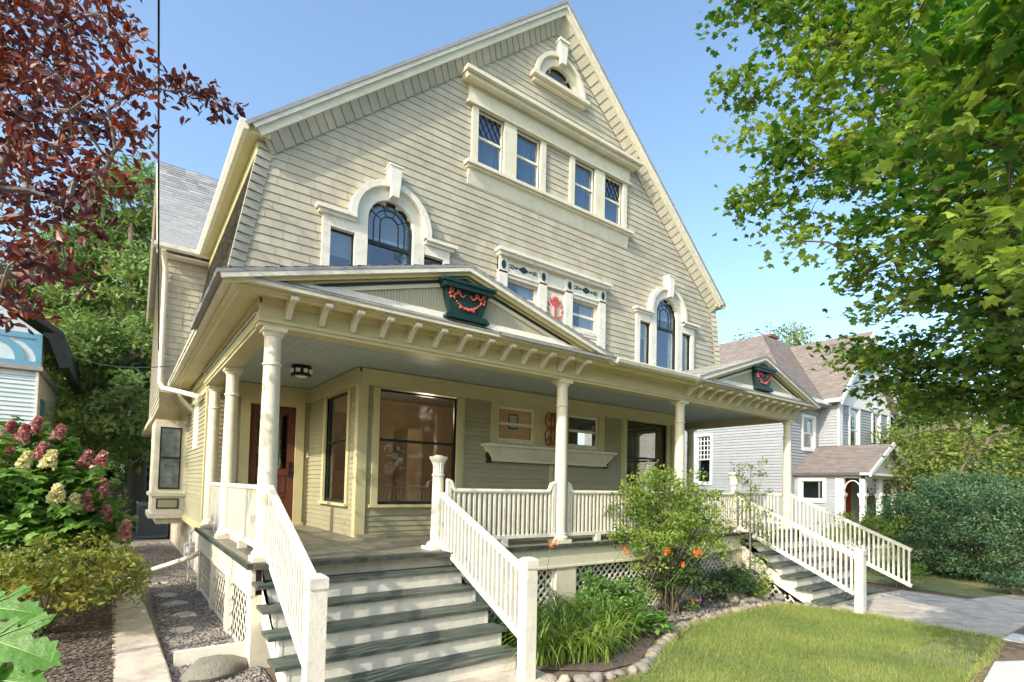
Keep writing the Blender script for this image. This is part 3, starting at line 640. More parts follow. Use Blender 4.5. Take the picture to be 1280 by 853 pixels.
    # brackets under the eave
    for i in range(13):
        u=b0_-c+(b1_-b0_)*i/12
        mb=MB(lambda a,b,z,u=u:(XC+c+u+a,b,z))
        P=[(6.37,2.66),(6.34,2.70),(6.28,2.735),(6.22,2.765),(6.15,2.795),(6.12,2.80)]; Q=[(6.12,2.845),(6.16,2.85),(6.24,2.85),(6.30,2.85),(6.34,2.85),(6.37,2.85)]
        w=.030; pts=P+Q; n=len(pts)
        lo=[(6.375,2.655),(6.35,2.665),(6.31,2.71),(6.25,2.765),(6.18,2.80),(6.12,2.80),(6.085,2.81),(6.08,2.84),(6.10,2.857),(6.22,2.859),(6.375,2.859)]
        n=len(lo); mb.add([(-w,p[0],p[1]) for p in lo]+[(w,p[0],p[1]) for p in lo],[tuple(range(n)),tuple(range(2*n-1,n-1,-1))]+[(i2,i2+n,(i2+1)%n+n,(i2+1)%n) for i2 in range(n)])
        br=H_('eave_bracket',mb,'trim')
        mb=MB(lambda a,b,z,u=u:(XC+c+u+a,b,z)); k=10; mb.add([(sx*.038,6.09+.026*math.cos(2*math.pi*j/k),2.828+.026*math.sin(2*math.pi*j/k)) for sx in (-1,1) for j in range(k)],[tuple(range(k)),tuple(range(2*k-1,k-1,-1))]+[(j,j+k,(j+1)%k+k,(j+1)%k) for j in range(k)])
        obj('bracket_scroll',mb,'white',br)
pediment(-3.5,2.75,'left',-5.58,-1.28); pediment(3.72,2.38,'right',1.58,5.62)
# left side roof of the porch joins the steep slope
# ---- columns
def column(x,y,z1=2.56):
    mb=MB(); mb.lathe([(.098,.16),(.098,.6),(.096,1.2),(.088,2.0),(.086,2.14),(.102,2.15),(.102,2.17),(.086,2.18),(.085,2.46),(.097,2.47),(.108,2.50),(.112,2.515)],(x,y,0),28)
    c=H_('porch_column',mb,'trim',smooth=True)
    mb=MB(); mb.box(x-.135,x+.135,y-.135,y+.135,0,.055); mb.lathe([(.125,.055),(.135,.08),(.125,.105),(.108,.12),(.115,.14),(.10,.16)],(x,y,0),28); obj('column_base',mb,'trim',c,smooth=True)
    mb=MB(); mb.box(x-.12,x+.12,y-.12,y+.12,2.515,z1); obj('capital',mb,'trim',c)
COLX=[XC-5.70,XC-1.47,XC+1.50,XC+5.58]
for x in COLX: column(x,PY)
for x in (COLX[0],COLX[3]):
    column(x,9.25); column(x,11.22)
# ---- railings
NB=[0]; far_bal=MB()
def baluster(x,y,z0,z1,par,w=.017):
    if NB[0]<100:
        mb=MB(); mb.box(x-w,x+w,y-w,y+w,z0,z1); obj('baluster',mb,'white',par); NB[0]+=1
    else: far_bal.box(x-w,x+w,y-w,y+w,z0,z1)
def railing(p,q,goose=(1,1),gap=.082,label=None,zt=.79):
    p=Vector((*p,0));q=Vector((*q,0));d=(q-p);L=d.length;d.normalize(); mb=MB(); par=(-d.y,d.x)
    def pt(s,z): v=p+d*s; return (v.x,v.y,z)
    g=.16
    P=[]
    if goose[0]: P+=[pt(0,zt+.13),pt(.03,zt+.13),pt(.07,zt+.11),pt(.09,zt+.05),pt(.12,zt+.01),pt(.17,zt)]
    else: P+=[pt(0,zt)]
    if goose[1]: P+=[pt(L-.17,zt),pt(L-.12,zt+.01),pt(L-.09,zt+.05),pt(L-.07,zt+.11),pt(L-.03,zt+.13),pt(L,zt+.13)]
    else: P+=[pt(L,zt)]
    mb.tube(P,.036,10)
    for e,gg in ((0,goose[0]),(1,goose[1])):
        if gg:
            s=.03 if e==0 else L-.03; v=p+d*s; mb.box(v.x-.03,v.x+.03,v.y-.03,v.y+.03,.10,zt+.13)
    mb.bar(pt(0,.125),pt(L,.125),.075,.05)
    k=max(1,int(L/1.3))
    for i in range(k):
        v=p+d*(L*(i+.5)/k); mb.box(v.x-.05,v.x+.05,v.y-.05,v.y+.05,0,.10)
    r=H_('railing',mb,'white',smooth=True,label=label)
    n=int((L-.12)/gap)
    for i in range(n):
        v=p+d*(.06+(L-.12)*(i+.5)/n); baluster(v.x,v.y,.15,zt-.02,r)
def stair_rail(x,y0,y1,z0t,z1t,z0b,z1b,label=None,gap=.09,w=.06):
    mb=MB(); mb.bar((x,y0,z0t),(x,y1,z1t),w,.06); mb.bar((x,y0,z0b),(x,y1,z1b),.05,.07); r=H_('stair_railing',mb,'white',label=label); n=int((y0-y1)/gap)
    for i in range(n):
        t=(i+.5)/n; y=y0+(y1-y0)*t; baluster(x,y,z0b+(z1b-z0b)*t,z0t+(z1t-z0t)*t,r)
def newel_post(x,y,zb,zt,w=.07):
    mb=MB(); mb.box(x-w,x+w,y-w,y+w,zb,zt-.14); mb.box(x-w*.86,x+w*.86,y-w*.86,y+w*.86,zt-.14,zt-.11)
    mb.box(x-w*1.08,x+w*1.08,y-w*1.08,y+w*1.08,zt-.11,zt-.025)
    a=w*1.08;b=w*.6; mb.add([(x-a,y-a,zt-.025),(x+a,y-a,zt-.025),(x+a,y+a,zt-.025),(x-a,y+a,zt-.025),(x-b,y-b,zt),(x+b,y-b,zt),(x+b,y+b,zt),(x-b,y+b,zt)],[(0,1,5,4),(1,2,6,5),(2,3,7,6),(3,0,4,7),(4,5,6,7)])
    H_('stair_newel',mb,'white')
def tall_newel(x,y):
    mb=MB(); mb.lathe([(.085,.1),(.08,.6),(.072,.98),(.085,.99),(.085,1.01),(.07,1.02)],(x,y,0),24)
    n_=H_('turned_newel',mb,'white',smooth=True)
    mb=MB(); mb.box(x-.15,x+.15,y-.15,y+.15,0,.04); mb.lathe([(.13,.04),(.135,.06),(.11,.10)],(x,y,0),24); obj('newel_base',mb,'white',n_)
    mb=MB(); mb.lathe([(.072,1.02),(.074,1.12),(.085,1.16),(.10,1.19)],(x,y,0),32,flute=.14); mb.lathe([(.10,1.19),(.115,1.21),(.125,1.235),(.12,1.25)],(x,y,0),24); mb.lathe([(.06,1.25),(.055,1.27)],(x,y,0),16); obj('fluted_capital',mb,'white',n_)
NX=XC-3.55; NX2=XC+3.55
stair_rail(COLX[0]+.01,6.40,4.60,.80,.07,.10,-.72,'left handrail of the left front stairs')
stair_rail(NX,6.50,4.60,.74,-.02,.09,-.73,'right handrail of the left front stairs')
railing((NX+.08,PY+.03),(COLX[1]-.12,PY),(1,1),label='porch railing between the left turned newel and the second column')
railing((COLX[0],PY+.12),(COLX[0],9.13),(0,0),label='left side porch railing beside the corner column')
n_before=NB[0]
railing((COLX[1]+.12,PY),(COLX[2]-.12,PY),(1,1),label='middle porch railing between the two centre columns')
railing((COLX[0],9.37),(COLX[0],11.1),(0,0),label='rear section of the left side porch railing')
railing((COLX[2]+.12,PY),(NX2-.08,PY+.03),(1,1),label='porch railing behind the leafy shrub')
railing((COLX[3],PY+.12),(COLX[3],9.13),(0,0),label='right side porch railing')
GR=gz(11.5)
stair_rail(NX2,6.50,4.20,.74,-.22,.09,-.93,'left handrail of the right front stairs')
stair_rail(COLX[3]-.01,6.40,3.95,.80,-.24,.10,-.95,'right handrail of the right front stairs')
newel_post(COLX[0]+.01,4.53,gz(1.2),.13); newel_post(NX,4.53,gz(3.4),.13); newel_post(NX2,4.10,gz(10.5),-.12)
tall_newel(NX,6.62); tall_newel(NX2,6.62)
H_('far_balusters',far_bal,'white').name='baluster'; bpy.data.objects[-1] if False else None
for o in C.objects:
    if o.type=='MESH' and o.parent==H and o.name.startswith('baluster'): o['kind']='stuff'
# ---- stairs
def stairs(x0,x1,n,gy,run=.295,rise=.19):
    for k in range(1,n):
        mb=MB(); y=6.30-run*k; z=-rise*k
        for j in range(3): mb.tone=random.random(); mb.box(x0-.10,x1+.06,y+j*.108,y+j*.108+.103,z-.036,z)
        H_('stair_tread',mb,'tread')
    for k in range(n):
        mb=MB(); y=6.30-run*k+.035; z=-rise*k-.037; mb.box(x0+.02,x1-.01,y,y+.022,z-rise+.037,z); H_('stair_riser',mb,'white')
    for X in (x0,x1-.03):
        mb=MB()
        P=[(6.30,-.06)]
        for k in range(n): y=6.30-run*k+.03; P+=[(y,-rise*k-.04),(y,-rise*(k+1)-.04)] if k<n-1 else [(y,-rise*k-.04)]
        P+=[(6.30-run*(n-1)+.03,gy),(6.30-run*(n-1)+.35,gy),(6.30,-.62)]
        m_=len(P); mb.add([(X,p[0],p[1]) for p in P]+[(X+.03,p[0],p[1]) for p in P],[tuple(range(m_)),tuple(range(2*m_-1,m_-1,-1))]+[(i,i+m_,(i+1)%m_+m_,(i+1)%m_) for i in range(m_)])
        H_('stair_stringer',mb,'white')
stairs(1.22,3.52,6,gz(2.4)); stairs(2*XC-3.60,2*XC-1.24,7,gz(11.5))
for (a,b) in ((1.12,3.62),(2*XC-3.62,2*XC-1.12)): mb=MB(); mb.box(a,b,6.2,6.34,-.055,.004); mb.box(a,b,6.16,6.2,-.05,-.002); H_('top_step_nosing',mb,'nosing',deck)
# ---- skirt, piers, lattice
mb=MB(); mb.box(3.62,2*XC-3.62,6.30,6.335,-.34,-.056); mb.box(1.12,1.155,6.30,11.4,-.34,-.056); mb.box(2*XC-1.155,2*XC-1.12,6.30,11.4,-.34,-.056); mb.box(3.62,2*XC-3.62,6.285,6.30,-.36,-.33); mb.box(1.105,1.12,6.3,11.4,-.36,-.33)
H_('porch_skirt_board',mb,'trim')
for x in (3.75,COLX[1],COLX[2],10.15): mb=MB(); mb.box(x-.2,x+.2,6.31,6.6,gz(x)-.05,-.34); H_('porch_pier',mb,'trim')
for y in (6.45,8.0,9.5,11.2): mb=MB(); mb.box(1.13,1.35,y-.14,y+.14,gz(1)-.05,-.34); H_('porch_pier',mb,'trim')
def lattice(T,u0,u1,z0,z1,gap=.12,w=.028,frame=.05,d=(-.012,-.02),th=.007):
    mb=MB(T); f=frame
    mb.box(u0,u1,-.03,.0,z0,z0+f); mb.box(u0,u0+f,-.03,0,z0+f,z1); mb.box(u1-f,u1,-.03,0,z0+f,z1)
    L=u1-u0;Hh=z1-z0
    for sg,dv in ((1,d[0]),(-1,d[1])):
        k=-Hh if sg>0 else 0
        while k<(L if sg>0 else L+Hh):
            # u = u0+k + sg*(z-z0)
            za=max(0,(-k)*1.0 if sg>0 else k-L); zb=min(Hh,(L-k) if sg>0 else k)
            if zb-za>.02: mb.bar((u0+k+sg*za,dv,z0+za),(u0+k+sg*zb,dv,z0+zb),th,w,up=(-sg*.7,0,.7)) if True else None
            k+=gap*1.1
    o=H_('lattice_panel',mb,'white'); return o
for a,b in ((3.95,COLX[1]-.2),(COLX[1]+.2,COLX[2]-.2),(COLX[2]+.2,9.95)): lattice(front(6.36,0),a,b,gz(b)-.0,-.34)
lf=lambda u,v,z:(1.16-v,u,z)
for a,b in ((6.6,7.86),(8.14,9.36),(9.64,11.06)): lattice(lf,a,b,gz(1)+.0,-.34,gap=.17,w=.03,d=(-.004,-.001),th=.002)
# lattice beside the right stairs
mb=MB(); gy=gz(10.2)
def inside(y,z): return 4.95<y<6.28 and gy<z<-.62-(6.28-y)*.50
for sg in (1,-1):
    k=-2.0
    while k<2.2:
        P=[(y,-.9+k+sg*(y-5.6)) for y in np.linspace(4.9,6.3,57)]; P=[p for p in P if inside(*p)]
        if len(P)>3: mb.bar((10.27+.008*sg,P[0][0],P[0][1]),(10.27+.008*sg,P[-1][0],P[-1][1]),.007,.028,up=(0,-sg*.7,.7))
        k+=.15
H_('stair_side_lattice',mb,'white')
mb=MB(); mb.box(1.4,2*XC-1.4,8.5,8.56,gz(7)-.1,-.05); mb.box(1.3,1.36,8.5,22,gz(1)-.1,.1); H_('foundation_wall',mb,'concrete')
# ---- porch ceiling lights
for x in (2.22,2*XC-2.22):
    y=9.15; mb=MB(); mb.lathe([(.15,2.735),(.155,2.70),(.14,2.69),(.14,2.60),(.155,2.595),(.155,2.57),(.12,2.565)],(x,y,0),24)
    o=H_('ceiling_lamp',mb,'metal',smooth=True); mb=MB()
    for k in range(8): a=k*math.pi/4+.2; mb.box(x+.143*math.cos(a)-.028,x+.143*math.cos(a)+.028,y+.143*math.sin(a)-.028,y+.143*math.sin(a)+.028,2.612,2.672)
    mb.lathe([(.1,2.563),(.06,2.55),(.01,2.547)],(x,y,0),16); obj('frosted_glass',mb,'blind',o)
# ================================================================= left flank: side wall, bay, wing
LT=left(SX)
mb=MB(LT); mb.box(11.4,21,-.14,-.002,.05,2.86); sw=H_('flank_wall',mb,'frieze')
mb=MB(); courses(mb,(SX,0,0),(0,1,0),(0,0,1),(-1,0,0),.05,2.5,.085,cut(lambda z:[(11.55,15.3)],[(12.9,13.7,1.5,2.5)]),None,.016); H_('clapboards',mb,'olive',sw)
mb=MB(LT); mb.box(11.4,11.56,0,.04,-.0,2.7); mb.box(11.56,15.3,0,.035,2.5,2.75); mb.box(11.4,21,0,.05,-.1,.05); H_('flank_trim',mb,'frieze',sw)
mb=MB(LT); mb.box(12.9,13.7,0,.03,1.5,2.5); mb.box(13.0,13.6,.03,.035,1.6,2.4); H_('small_flank_window',mb,'white',sw)
# bay
BX0,BX1,BY=.56,1.2,15.3
mb=MB(); mb.box(BX0,BX1,BY,17.2,.05,2.25); mb.box(BX0-.05,BX1,BY-.05,17.25,.45,.53); mb.box(BX0-.06,BX1,BY-.06,17.26,-.06,.05); mb.box(BX0+.1,BX1,BY+.1,17.1,-.2,-.06)
bay=H_('bay_window',mb,'trim',label='box bay with a tall dark-framed window on the left flank')
mb=MB(); mb.box(.66,1.08,BY-.02,BY-.001,.62,2.08); obj('sash',mb,'black',bay)
mb=MB(); mb.box(.69,1.05,BY-.028,BY-.021,.66,1.33); mb.box(.69,1.05,BY-.028,BY-.021,1.38,2.04); obj('glass',mb,mat('bay_glass',(.10,.12,.12),.08,.5,6,spec=.8),bay)
mb=MB(); mb.box(.64,1.08,BY-.015,BY-.001,.16,.40); obj('panel_border',mb,'black',bay); mb=MB(); mb.box(.67,1.05,BY-.022,BY-.016,.19,.37); obj('lower_panel',mb,'olive',bay)
# ribbed cove under the wing overhang
mb=MB()
for i in range(10):
    y=14.05+i*.14; P=[(1.2,y,2.42),(1.08,y,2.52),(.95,y,2.66),(.85,y,2.80)]
    mb.tube(P,.022,6)
H_('ribbed_cove',mb,'trim')
# wing
WX=.57; WY=14.2
mb=MB(); mb.box(WX+.02,2.2,WY+.02,20.2,2.75,5.9); wing=H_('cross_wing',mb,'trim')
mb=MB(); courses(mb,(0,WY,0),(1,0,0),(0,0,1),(0,-1,0),2.75,5.85,.14,lambda z:[(WX,2.1)],.2,.018,.008,jit=.004)
def wsp(z):
    if z<5.9: return [(WY,20.2)]
    h=(9.1-z)/1.06; return [(17-h,17+h)] if h>.1 else []
courses(mb,(WX,0,0),(0,1,0),(0,0,1),(-1,0,0),2.4,9.0,.14,wsp,.2,.018,.008,jit=.004); obj('shingle_siding',mb,'shingle',wing)
mb=MB(lambda y,v,z:(WX+.02+v,y,z)); mb.prism([(WY-.0,5.9),(20.2,5.9),(17,9.15)],0,.08); obj('wing_gable',mb,'trim',wing)
mb=MB(); V=Vector((0,3.1,3.3)); l=V.length; V/=l; Nn=Vector((0,-V.z,V.y))
courses(mb,(0,13.9,5.86),(1,0,0),V,Nn,0,l,.15,lambda v:[(WX-.18,2.6)],.3,.014,.005); wr=obj('wing_roof',mb,'roof',wing)
mb=MB(lambda y,v,z:(WX-.17+v,y,z)); mb.prism([(13.88,5.80),(13.88,5.86),(17,9.16),(20.2,5.86),(20.2,5.80),(17,9.06)],0,2.2); obj('wing_roof_deck',mb,'roof',wing)
mb=MB(lambda y,v,z:(WX-.19+v,y,z)); mb.prism([(13.86,5.66),(13.86,5.84),(17,9.10),(17,8.92)],0,.04); mb.prism([(20.2,5.66),(20.2,5.84),(17,9.10),(17,8.92)],0,.04); obj('wing_rake_board',mb,'trim',wing)
mb=MB(); gp=[(13.92,5.80),(13.82,5.76),(13.76,5.80),(13.75,5.88),(13.92,5.88)]; n=len(gp); a,b=WX-.24,1.5
mb.add([(a,p[0],p[1]) for p in gp]+[(b,p[0],p[1]) for p in gp],[tuple(range(n)),tuple(range(2*n-1,n-1,-1))]+[(i,i+n,(i+1)%n+n,(i+1)%n) for i in range(n)])
mb.box(WX-.1,1.5,13.92,14.2,5.70,5.73); H_('wing_gutter',mb,'white')
mb=MB(); mb.tube([(.50,13.82,5.76),(.52,13.95,5.66),(.56,14.1,5.45),(.56,14.12,5.2),(.56,14.12,2.95),(.60,13.9,2.8),(.85,12.9,2.62),(1.02,12.3,2.50),(1.12,12.1,2.44)],.05,10)
H_('downspout',mb,'white',smooth=True,label='white downspout from the wing gutter to the porch eave')
mb=MB(); mb.tube([(1.14,11.2,-.42),(1.05,11.6,-.55),(.42,13.4,-1.02)],.045,8); H_('downspout_extension',mb,'white',label='pale drain pipe sloping out over the gravel')
# wing lower eave
mb=MB(); q=[(.70,14.0,2.965),(.80,14.0,2.965),(.80,14.0,2.86),(.70,14.0,2.86),(.44,22.0,2.35),(.56,22.0,2.35),(.56,22.0,2.22),(.44,22.0,2.22)]
mb.add(q,[(0,1,2,3),(7,6,5,4),(0,4,5,1),(1,5,6,2),(2,6,7,3),(3,7,4,0)]); mb.add([(.78,14.0,2.875),(1.25,14.0,2.875),(1.25,22,2.24),(.55,22,2.24)],[(0,1,2,3)]); H_('wing_lower_eave',mb,'trim')
# gas meter
mb=MB(); mb.box(1.0,1.16,12.2,12.42,-.62,-.36); mb.lathe([(.0,0),(.07,.02),(.07,.12),(.0,.14)],(1.06,11.95,-.52),12); mb.tube([(1.08,12.3,-.36),(1.08,12.3,-.16),(1.14,12.2,-.08),(1.2,12.2,-.08)],.018,8); mb.tube([(1.06,11.95,-.38),(1.06,11.95,-.26),(1.08,12.3,-.22)],.016,8); mb.tube([(1.08,12.35,-.62),(1.08,12.35,-1.1)],.018,8)
H_('gas_meter',mb,'grey_metal',label='grey gas meter with pipes at the base of the flank wall')

# ================================================================= ground
def sheet(name,P,m,dz,label=None,kind='structure'):
    mb=MB(); mb.add([(x,y,gz(x)+dz) for x,y in P],[tuple(range(len(P)))]); o=raw(name,mb,m); o['kind']=kind
    if label: o['label']=label
    return o
def ngrid(name,x0,x1,y0,y1,m,dz,nx,ny,amp=0,sc=1.0):
    xs=np.linspace(x0,x1,nx);ys=np.linspace(y0,y1,ny);mb=MB()
    from mathutils import noise
    for y in ys:
        for x in xs: mb.v.append((x,y,gz(x)+dz+amp*noise.noise(Vector((x*sc,y*sc,0))))); mb.t.append(.5)
    for j in range(ny-1):
        for i in range(nx-1): a=j*nx+i; mb.f.append((a,a+1,a+nx+1,a+nx))
    o=raw(name,mb,m,True); o['kind']='structure'; return o
ngrid('ground',-300,300,-300,300,'far',-.03,3,3)
sheet('soil',[(-8,-4),(24,-4),(24,14),(-8,14)],'earth',-.012)
LAWN=[(3.3,3.2),(3.75,4.05),(4.1,3.95),(4.8,3.98),(5.9,4.55),(6.8,5.0),(8.15,5.15),(9.7,5.2),(10.15,4.9),(10.3,4.5),(10.45,3.9),(10.5,3.4),(10.45,2.25),(9.75,2.12),(8.3,1.98),(7.3,1.84),(5.0,1.25),(3.0,1.0)]
sheet('lawn',LAWN,'lawn',.004)
sheet('far_lawn',[(14.6,-4),(60,-10),(60,30),(23,9.2),(14.9,6.2)],'lawn',.002)
sheet('gravel_bed',[(.42,3),(1.25,3),(1.25,6),(1.4,22),(.2,22)],'gravel',.004)
sheet('planting_bed',[(3.65,4.75),(4.3,4.3),(4.9,4.3),(5.9,4.9),(6.8,5.3),(8.15,5.45),(9.8,5.5),(10.3,5.2),(10.3,8.5),(3.6,8.5)],'mulch',.006)
def slab(name,P,m,z0,z1):
    mb=MB(); mb.hprism(P,lambda x,y:gz(x)+z0,lambda x,y:gz(x)+z1); o=raw(name,mb,m); o['kind']='structure'; return o
slab('front_walkway',[(1.15,1.5),(3.7,1.5),(3.7,4.7),(3.62,4.95),(1.2,4.95)],'concrete',-.1,.012)
for P in ([(10.55,3.5),(12.4,3.5),(12.4,4.8),(10.5,4.8)],[(10.6,2.2),(12.4,2.2),(12.4,3.49),(10.55,3.49)],[(12.41,2.2),(14.3,2.2),(14.3,3.49),(12.41,3.49)],[(12.41,3.5),(14.3,3.5),(14.2,4.7),(12.41,4.8)],[(14.31,2.0),(19,1.2),(19,2.6),(14.31,3.5)]):
    slab('walkway',P,'concrete',-.1,.014)
slab('step_slab',[(10.62,1.75),(11.3,1.75),(11.3,2.19),(10.62,2.19)],'concrete2',-.1,-.005)
slab('sidewalk',[(8.9,1.90),(7.3,1.70),(4.5,1.0),(4.5,-2),(14,-2),(9.6,1.55)],'concrete2',-.1,.016)
# raised left bed and its concrete edging
slab('garden_bed',[(-8,1.0),(.06,1.0),(.05,6),(-.19,19),(-8,19)],'mulch',-.1,.075)
mb=MB(); mb.hprism([(.055,2.0),(.455,2.0),(.44,6.5),(.10,18.6),(-.18,18.6)],-1.4,-1.0); o=raw('concrete_edging',mb,'concrete'); tag(o,'long raised concrete edging between the left garden bed and the gravel strip','edging')
bv=o.modifiers.new('b','BEVEL'); bv.width=.02; bv.segments=2
# ---------------------------------------------------------------- scatter
def rotbasis(n,bias=0.6,seed=None,dirn=None):
    nn=rng.normal(size=(n,3)); nn/=np.linalg.norm(nn,axis=1)[:,None]; nn=nn+np.array([0,0,bias])*1.6; nn/=np.linalg.norm(nn,axis=1)[:,None]
    t=rng.normal(size=(n,3)) if dirn is None else dirn+rng.normal(size=(n,3))*.35
    t-= (t*nn).sum(1)[:,None]*nn; t/=np.linalg.norm(t,axis=1)[:,None]; b=np.cross(nn,t); return t,b,nn
def leaves(mb,cent,tv,tf,size,bias=.5,tone=None,dirn=None):
    n=len(cent); tv=np.array(tv,float); t,b,nn=rotbasis(n,bias,dirn=dirn); s=rng.uniform(.7,1.25,n)*size
    V=cent[:,None,:]+(tv[None,:,0:1]*t[:,None,:]+tv[None,:,1:2]*b[:,None,:]+tv[None,:,2:3]*nn[:,None,:])*s[:,None,None]
    k=len(tv); tt=np.repeat(rng.random(n) if tone is None else tone,k)
    base=len(mb.v); mb.v+=[tuple(p) for p in V.reshape(-1,3).tolist()]; mb.t+=tt.tolist()
    for f in tf:
        F=np.arange(n)[:,None]*k+np.array(f)[None,:]+base; mb.f+= [tuple(q) for q in F.tolist()]
MAPLE_T=([(0,0,0),(-.05,.30,.02),(.10,.50,-.06),(.22,.34,.0),(.50,.62,-.10),(.58,.26,.0),(1.0,0,-.16),(.58,-.26,.0),(.50,-.62,-.10),(.22,-.34,.0),(.10,-.50,-.06),(-.05,-.30,.02),(.3,0,.05)],[(12,0,1,2,3),(12,3,4,5),(12,5,6),(12,6,7),(12,7,8,9),(12,9,10,11,0)])
OVAL_T=([(0,0,0),(.35,.26,.06),(.8,.18,.02),(1.05,0,-.12),(.8,-.18,.02),(.35,-.26,.06),(.45,0,-.02)],[(0,1,6),(1,2,3,6),(6,3,4,5),(0,6,5)])
LEAF4=([(0,0,0),(.5,.27,.05),(1,0,-.08),(.5,-.27,.05)],[(0,1,2,3)])
SPRAY=([(0,0,0),(.35,.18,.03),(.3,.05,.02),(.7,.16,-.04),(.65,.03,-.03),(1,0,-.12),(.65,-.05,-.03),(.68,-.18,-.04),(.3,-.06,.02),(.32,-.2,.03)],[(0,1,2),(2,3,4),(4,5,6),(6,7,8),(8,9,0),(0,2,4,6,8)])
def grow(path,clumps,r0,rmin=.008,step=.35,wig=.08,exp=.42,mname='bark',seed=1):
    """trunk path + a branch to every clump; returns MB of wood"""
    rr=np.random.default_rng(seed); nodes=[Vector(p) for p in path]; par=[-1]+list(range(len(path)-1)); cnt=[0]*len(nodes)
    root=nodes[0]; order=sorted(range(len(clumps)),key=lambda i:(Vector(clumps[i])-nodes[len(path)//2]).length)
    chains=[]
    for i in order:
        c=Vector(clumps[i]); best=min(range(1,len(nodes)),key=lambda j:(nodes[j]-c).length+.25*max(0,nodes[j].z-c.z)); a=nodes[best]; L=(c-a).length; n=max(2,int(L/step)); prev=best; ch=[best]
        for k in range(1,n+1):
            t=k/n; p=a.lerp(c,t)+Vector(rr.normal(size=3))*wig*L*.25*(1-t)+Vector((0,0,.10*L*math.sin(math.pi*t))); nodes.append(p); par.append(prev); cnt.append(0); prev=len(nodes)-1; ch.append(prev)
        chains.append(ch); j=prev
        while j!=-1: cnt[j]+=1; j=par[j]
    mx=max(cnt); rad=[max(rmin,r0*(c/mx)**exp) for c in cnt]
    mb=MB(); tr=MB()
    tr.tube([nodes[i] for i in range(len(path))],[max(rad[i],r0*(1-.75*i/len(path))) for i in range(len(path))],10)
    for ch in chains:
        mb.tube([nodes[i] for i in ch],[rad[ch[1]]]+[rad[i] for i in ch[1:]],5)
    return tr,mb,nodes
def twigs(mb,c,pts,r=.004,n=8):
    for p in pts[:n]: mb.tube([c,(np.array(c)+p)/2+rng.normal(size=3)*.03,tuple(p)],[r*1.4,r,r*.6],3)
def cloud(c,rad,n,flat=.6,sub=5):
    c=np.array(c); out=[]
    sc=rng.normal(size=(sub,3)); sc/=np.linalg.norm(sc,axis=1)[:,None]; sc*=rng.uniform(.35,1,(sub,1))*rad; sc[:,2]*=flat
    for s in sc:
        m=n//sub; q=rng.normal(size=(m,3))*np.array([1,1,.45])*rad*.34; q[:,2]-=.25*(q[:,0]**2+q[:,1]**2)/max(rad,.01); out.append(c+s+q)
    return np.concatenate(out),c+sc
def tree(name,label,cat,path,clumps,r0,leafm,woodm,tpl,lsize,crad,nper,group=None,bias=.5,flat=.6,sub=5,tonez=None,seed=1,twig=.005,wig=.1,rmin=.008,exp=.42):
    b=Vector(path[0]); t=thing(name,label,cat,b,group); tr,wd,nodes=grow(path,clumps,r0,seed=seed,wig=wig,rmin=rmin,exp=exp)
    lf=MB()
    for c in clumps:
        P,subs=cloud(c,crad*rng.uniform(.75,1.25),nper,flat,sub)
        tn=np.clip(rng.normal(.35,.28)+rng.normal(size=len(P))*.22,0,1)
        leaves(lf,P,tpl[0],tpl[1],lsize,bias,tn)
        if twig: twigs(wd,c,list(subs),twig)
    obj('trunk',tr,woodm,t,True); obj('branches',wd,woodm,t,True); obj('crown',lf,leafm,t); return t
# ---------------------------------------------------------------- neighbour house (right)
NG=gz(25)
nh=thing('grey_house','grey clapboard two-storey neighbour house with a brown shingle roof and gabled side porch','house',(26,14,NG))
def N_(n,mb,m,par=None,label=None): return obj(n,mb,m,par or nh,label=label)
def nwall(name,T,a,b,z0,z1,ops=(),e=.14):
    mb=MB(T); sp=cut(lambda z:[(a,b)],ops); backing(mb,sp,z0,z1,.11,-.15,-.002)
    mb.v=mb.v; courses_T(mb,T,z0,z1,e,sp); return N_(name,mb,'nsiding')
def courses_T(mb,T,v0,v1,e,sp):
    v=v0
    while v<v1-1e-4:
        t=min(v+e,v1)
        for a,b in sp((v+t)/2):
            mb.tone=random.random(); mb.add([(a,.032,v),(b,.032,v),(b,.003,t),(a,.003,t),(a,0,v),(b,0,v)],[(0,1,2,3),(4,5,1,0)])
        v=t
XN,YN=24.0,12.4
TL=lambda u,v,z:(XN-v,u,z); TF=front(YN,0)
w1=nwall('side_wall',TL,YN,26,NG+.3,5.3,[(16.4,17.3,1.2,3.7)])
nwall('front_wall',TF,XN,27,NG+.3,5.3,[(25.35,26.5,2.9,4.5)])
mb=MB(TL); mb.box(YN-.03,YN+.12,-.0,.04,NG,5.3); mb.box(YN,26,0,.06,5.0,5.3); N_('corner_board',mb,'ntrim')
mb=MB(TF); mb.box(XN-.04,XN+.12,0,.045,NG,5.3); mb.box(XN,27,0,.06,5.0,5.3); N_('corner_board',mb,'ntrim')
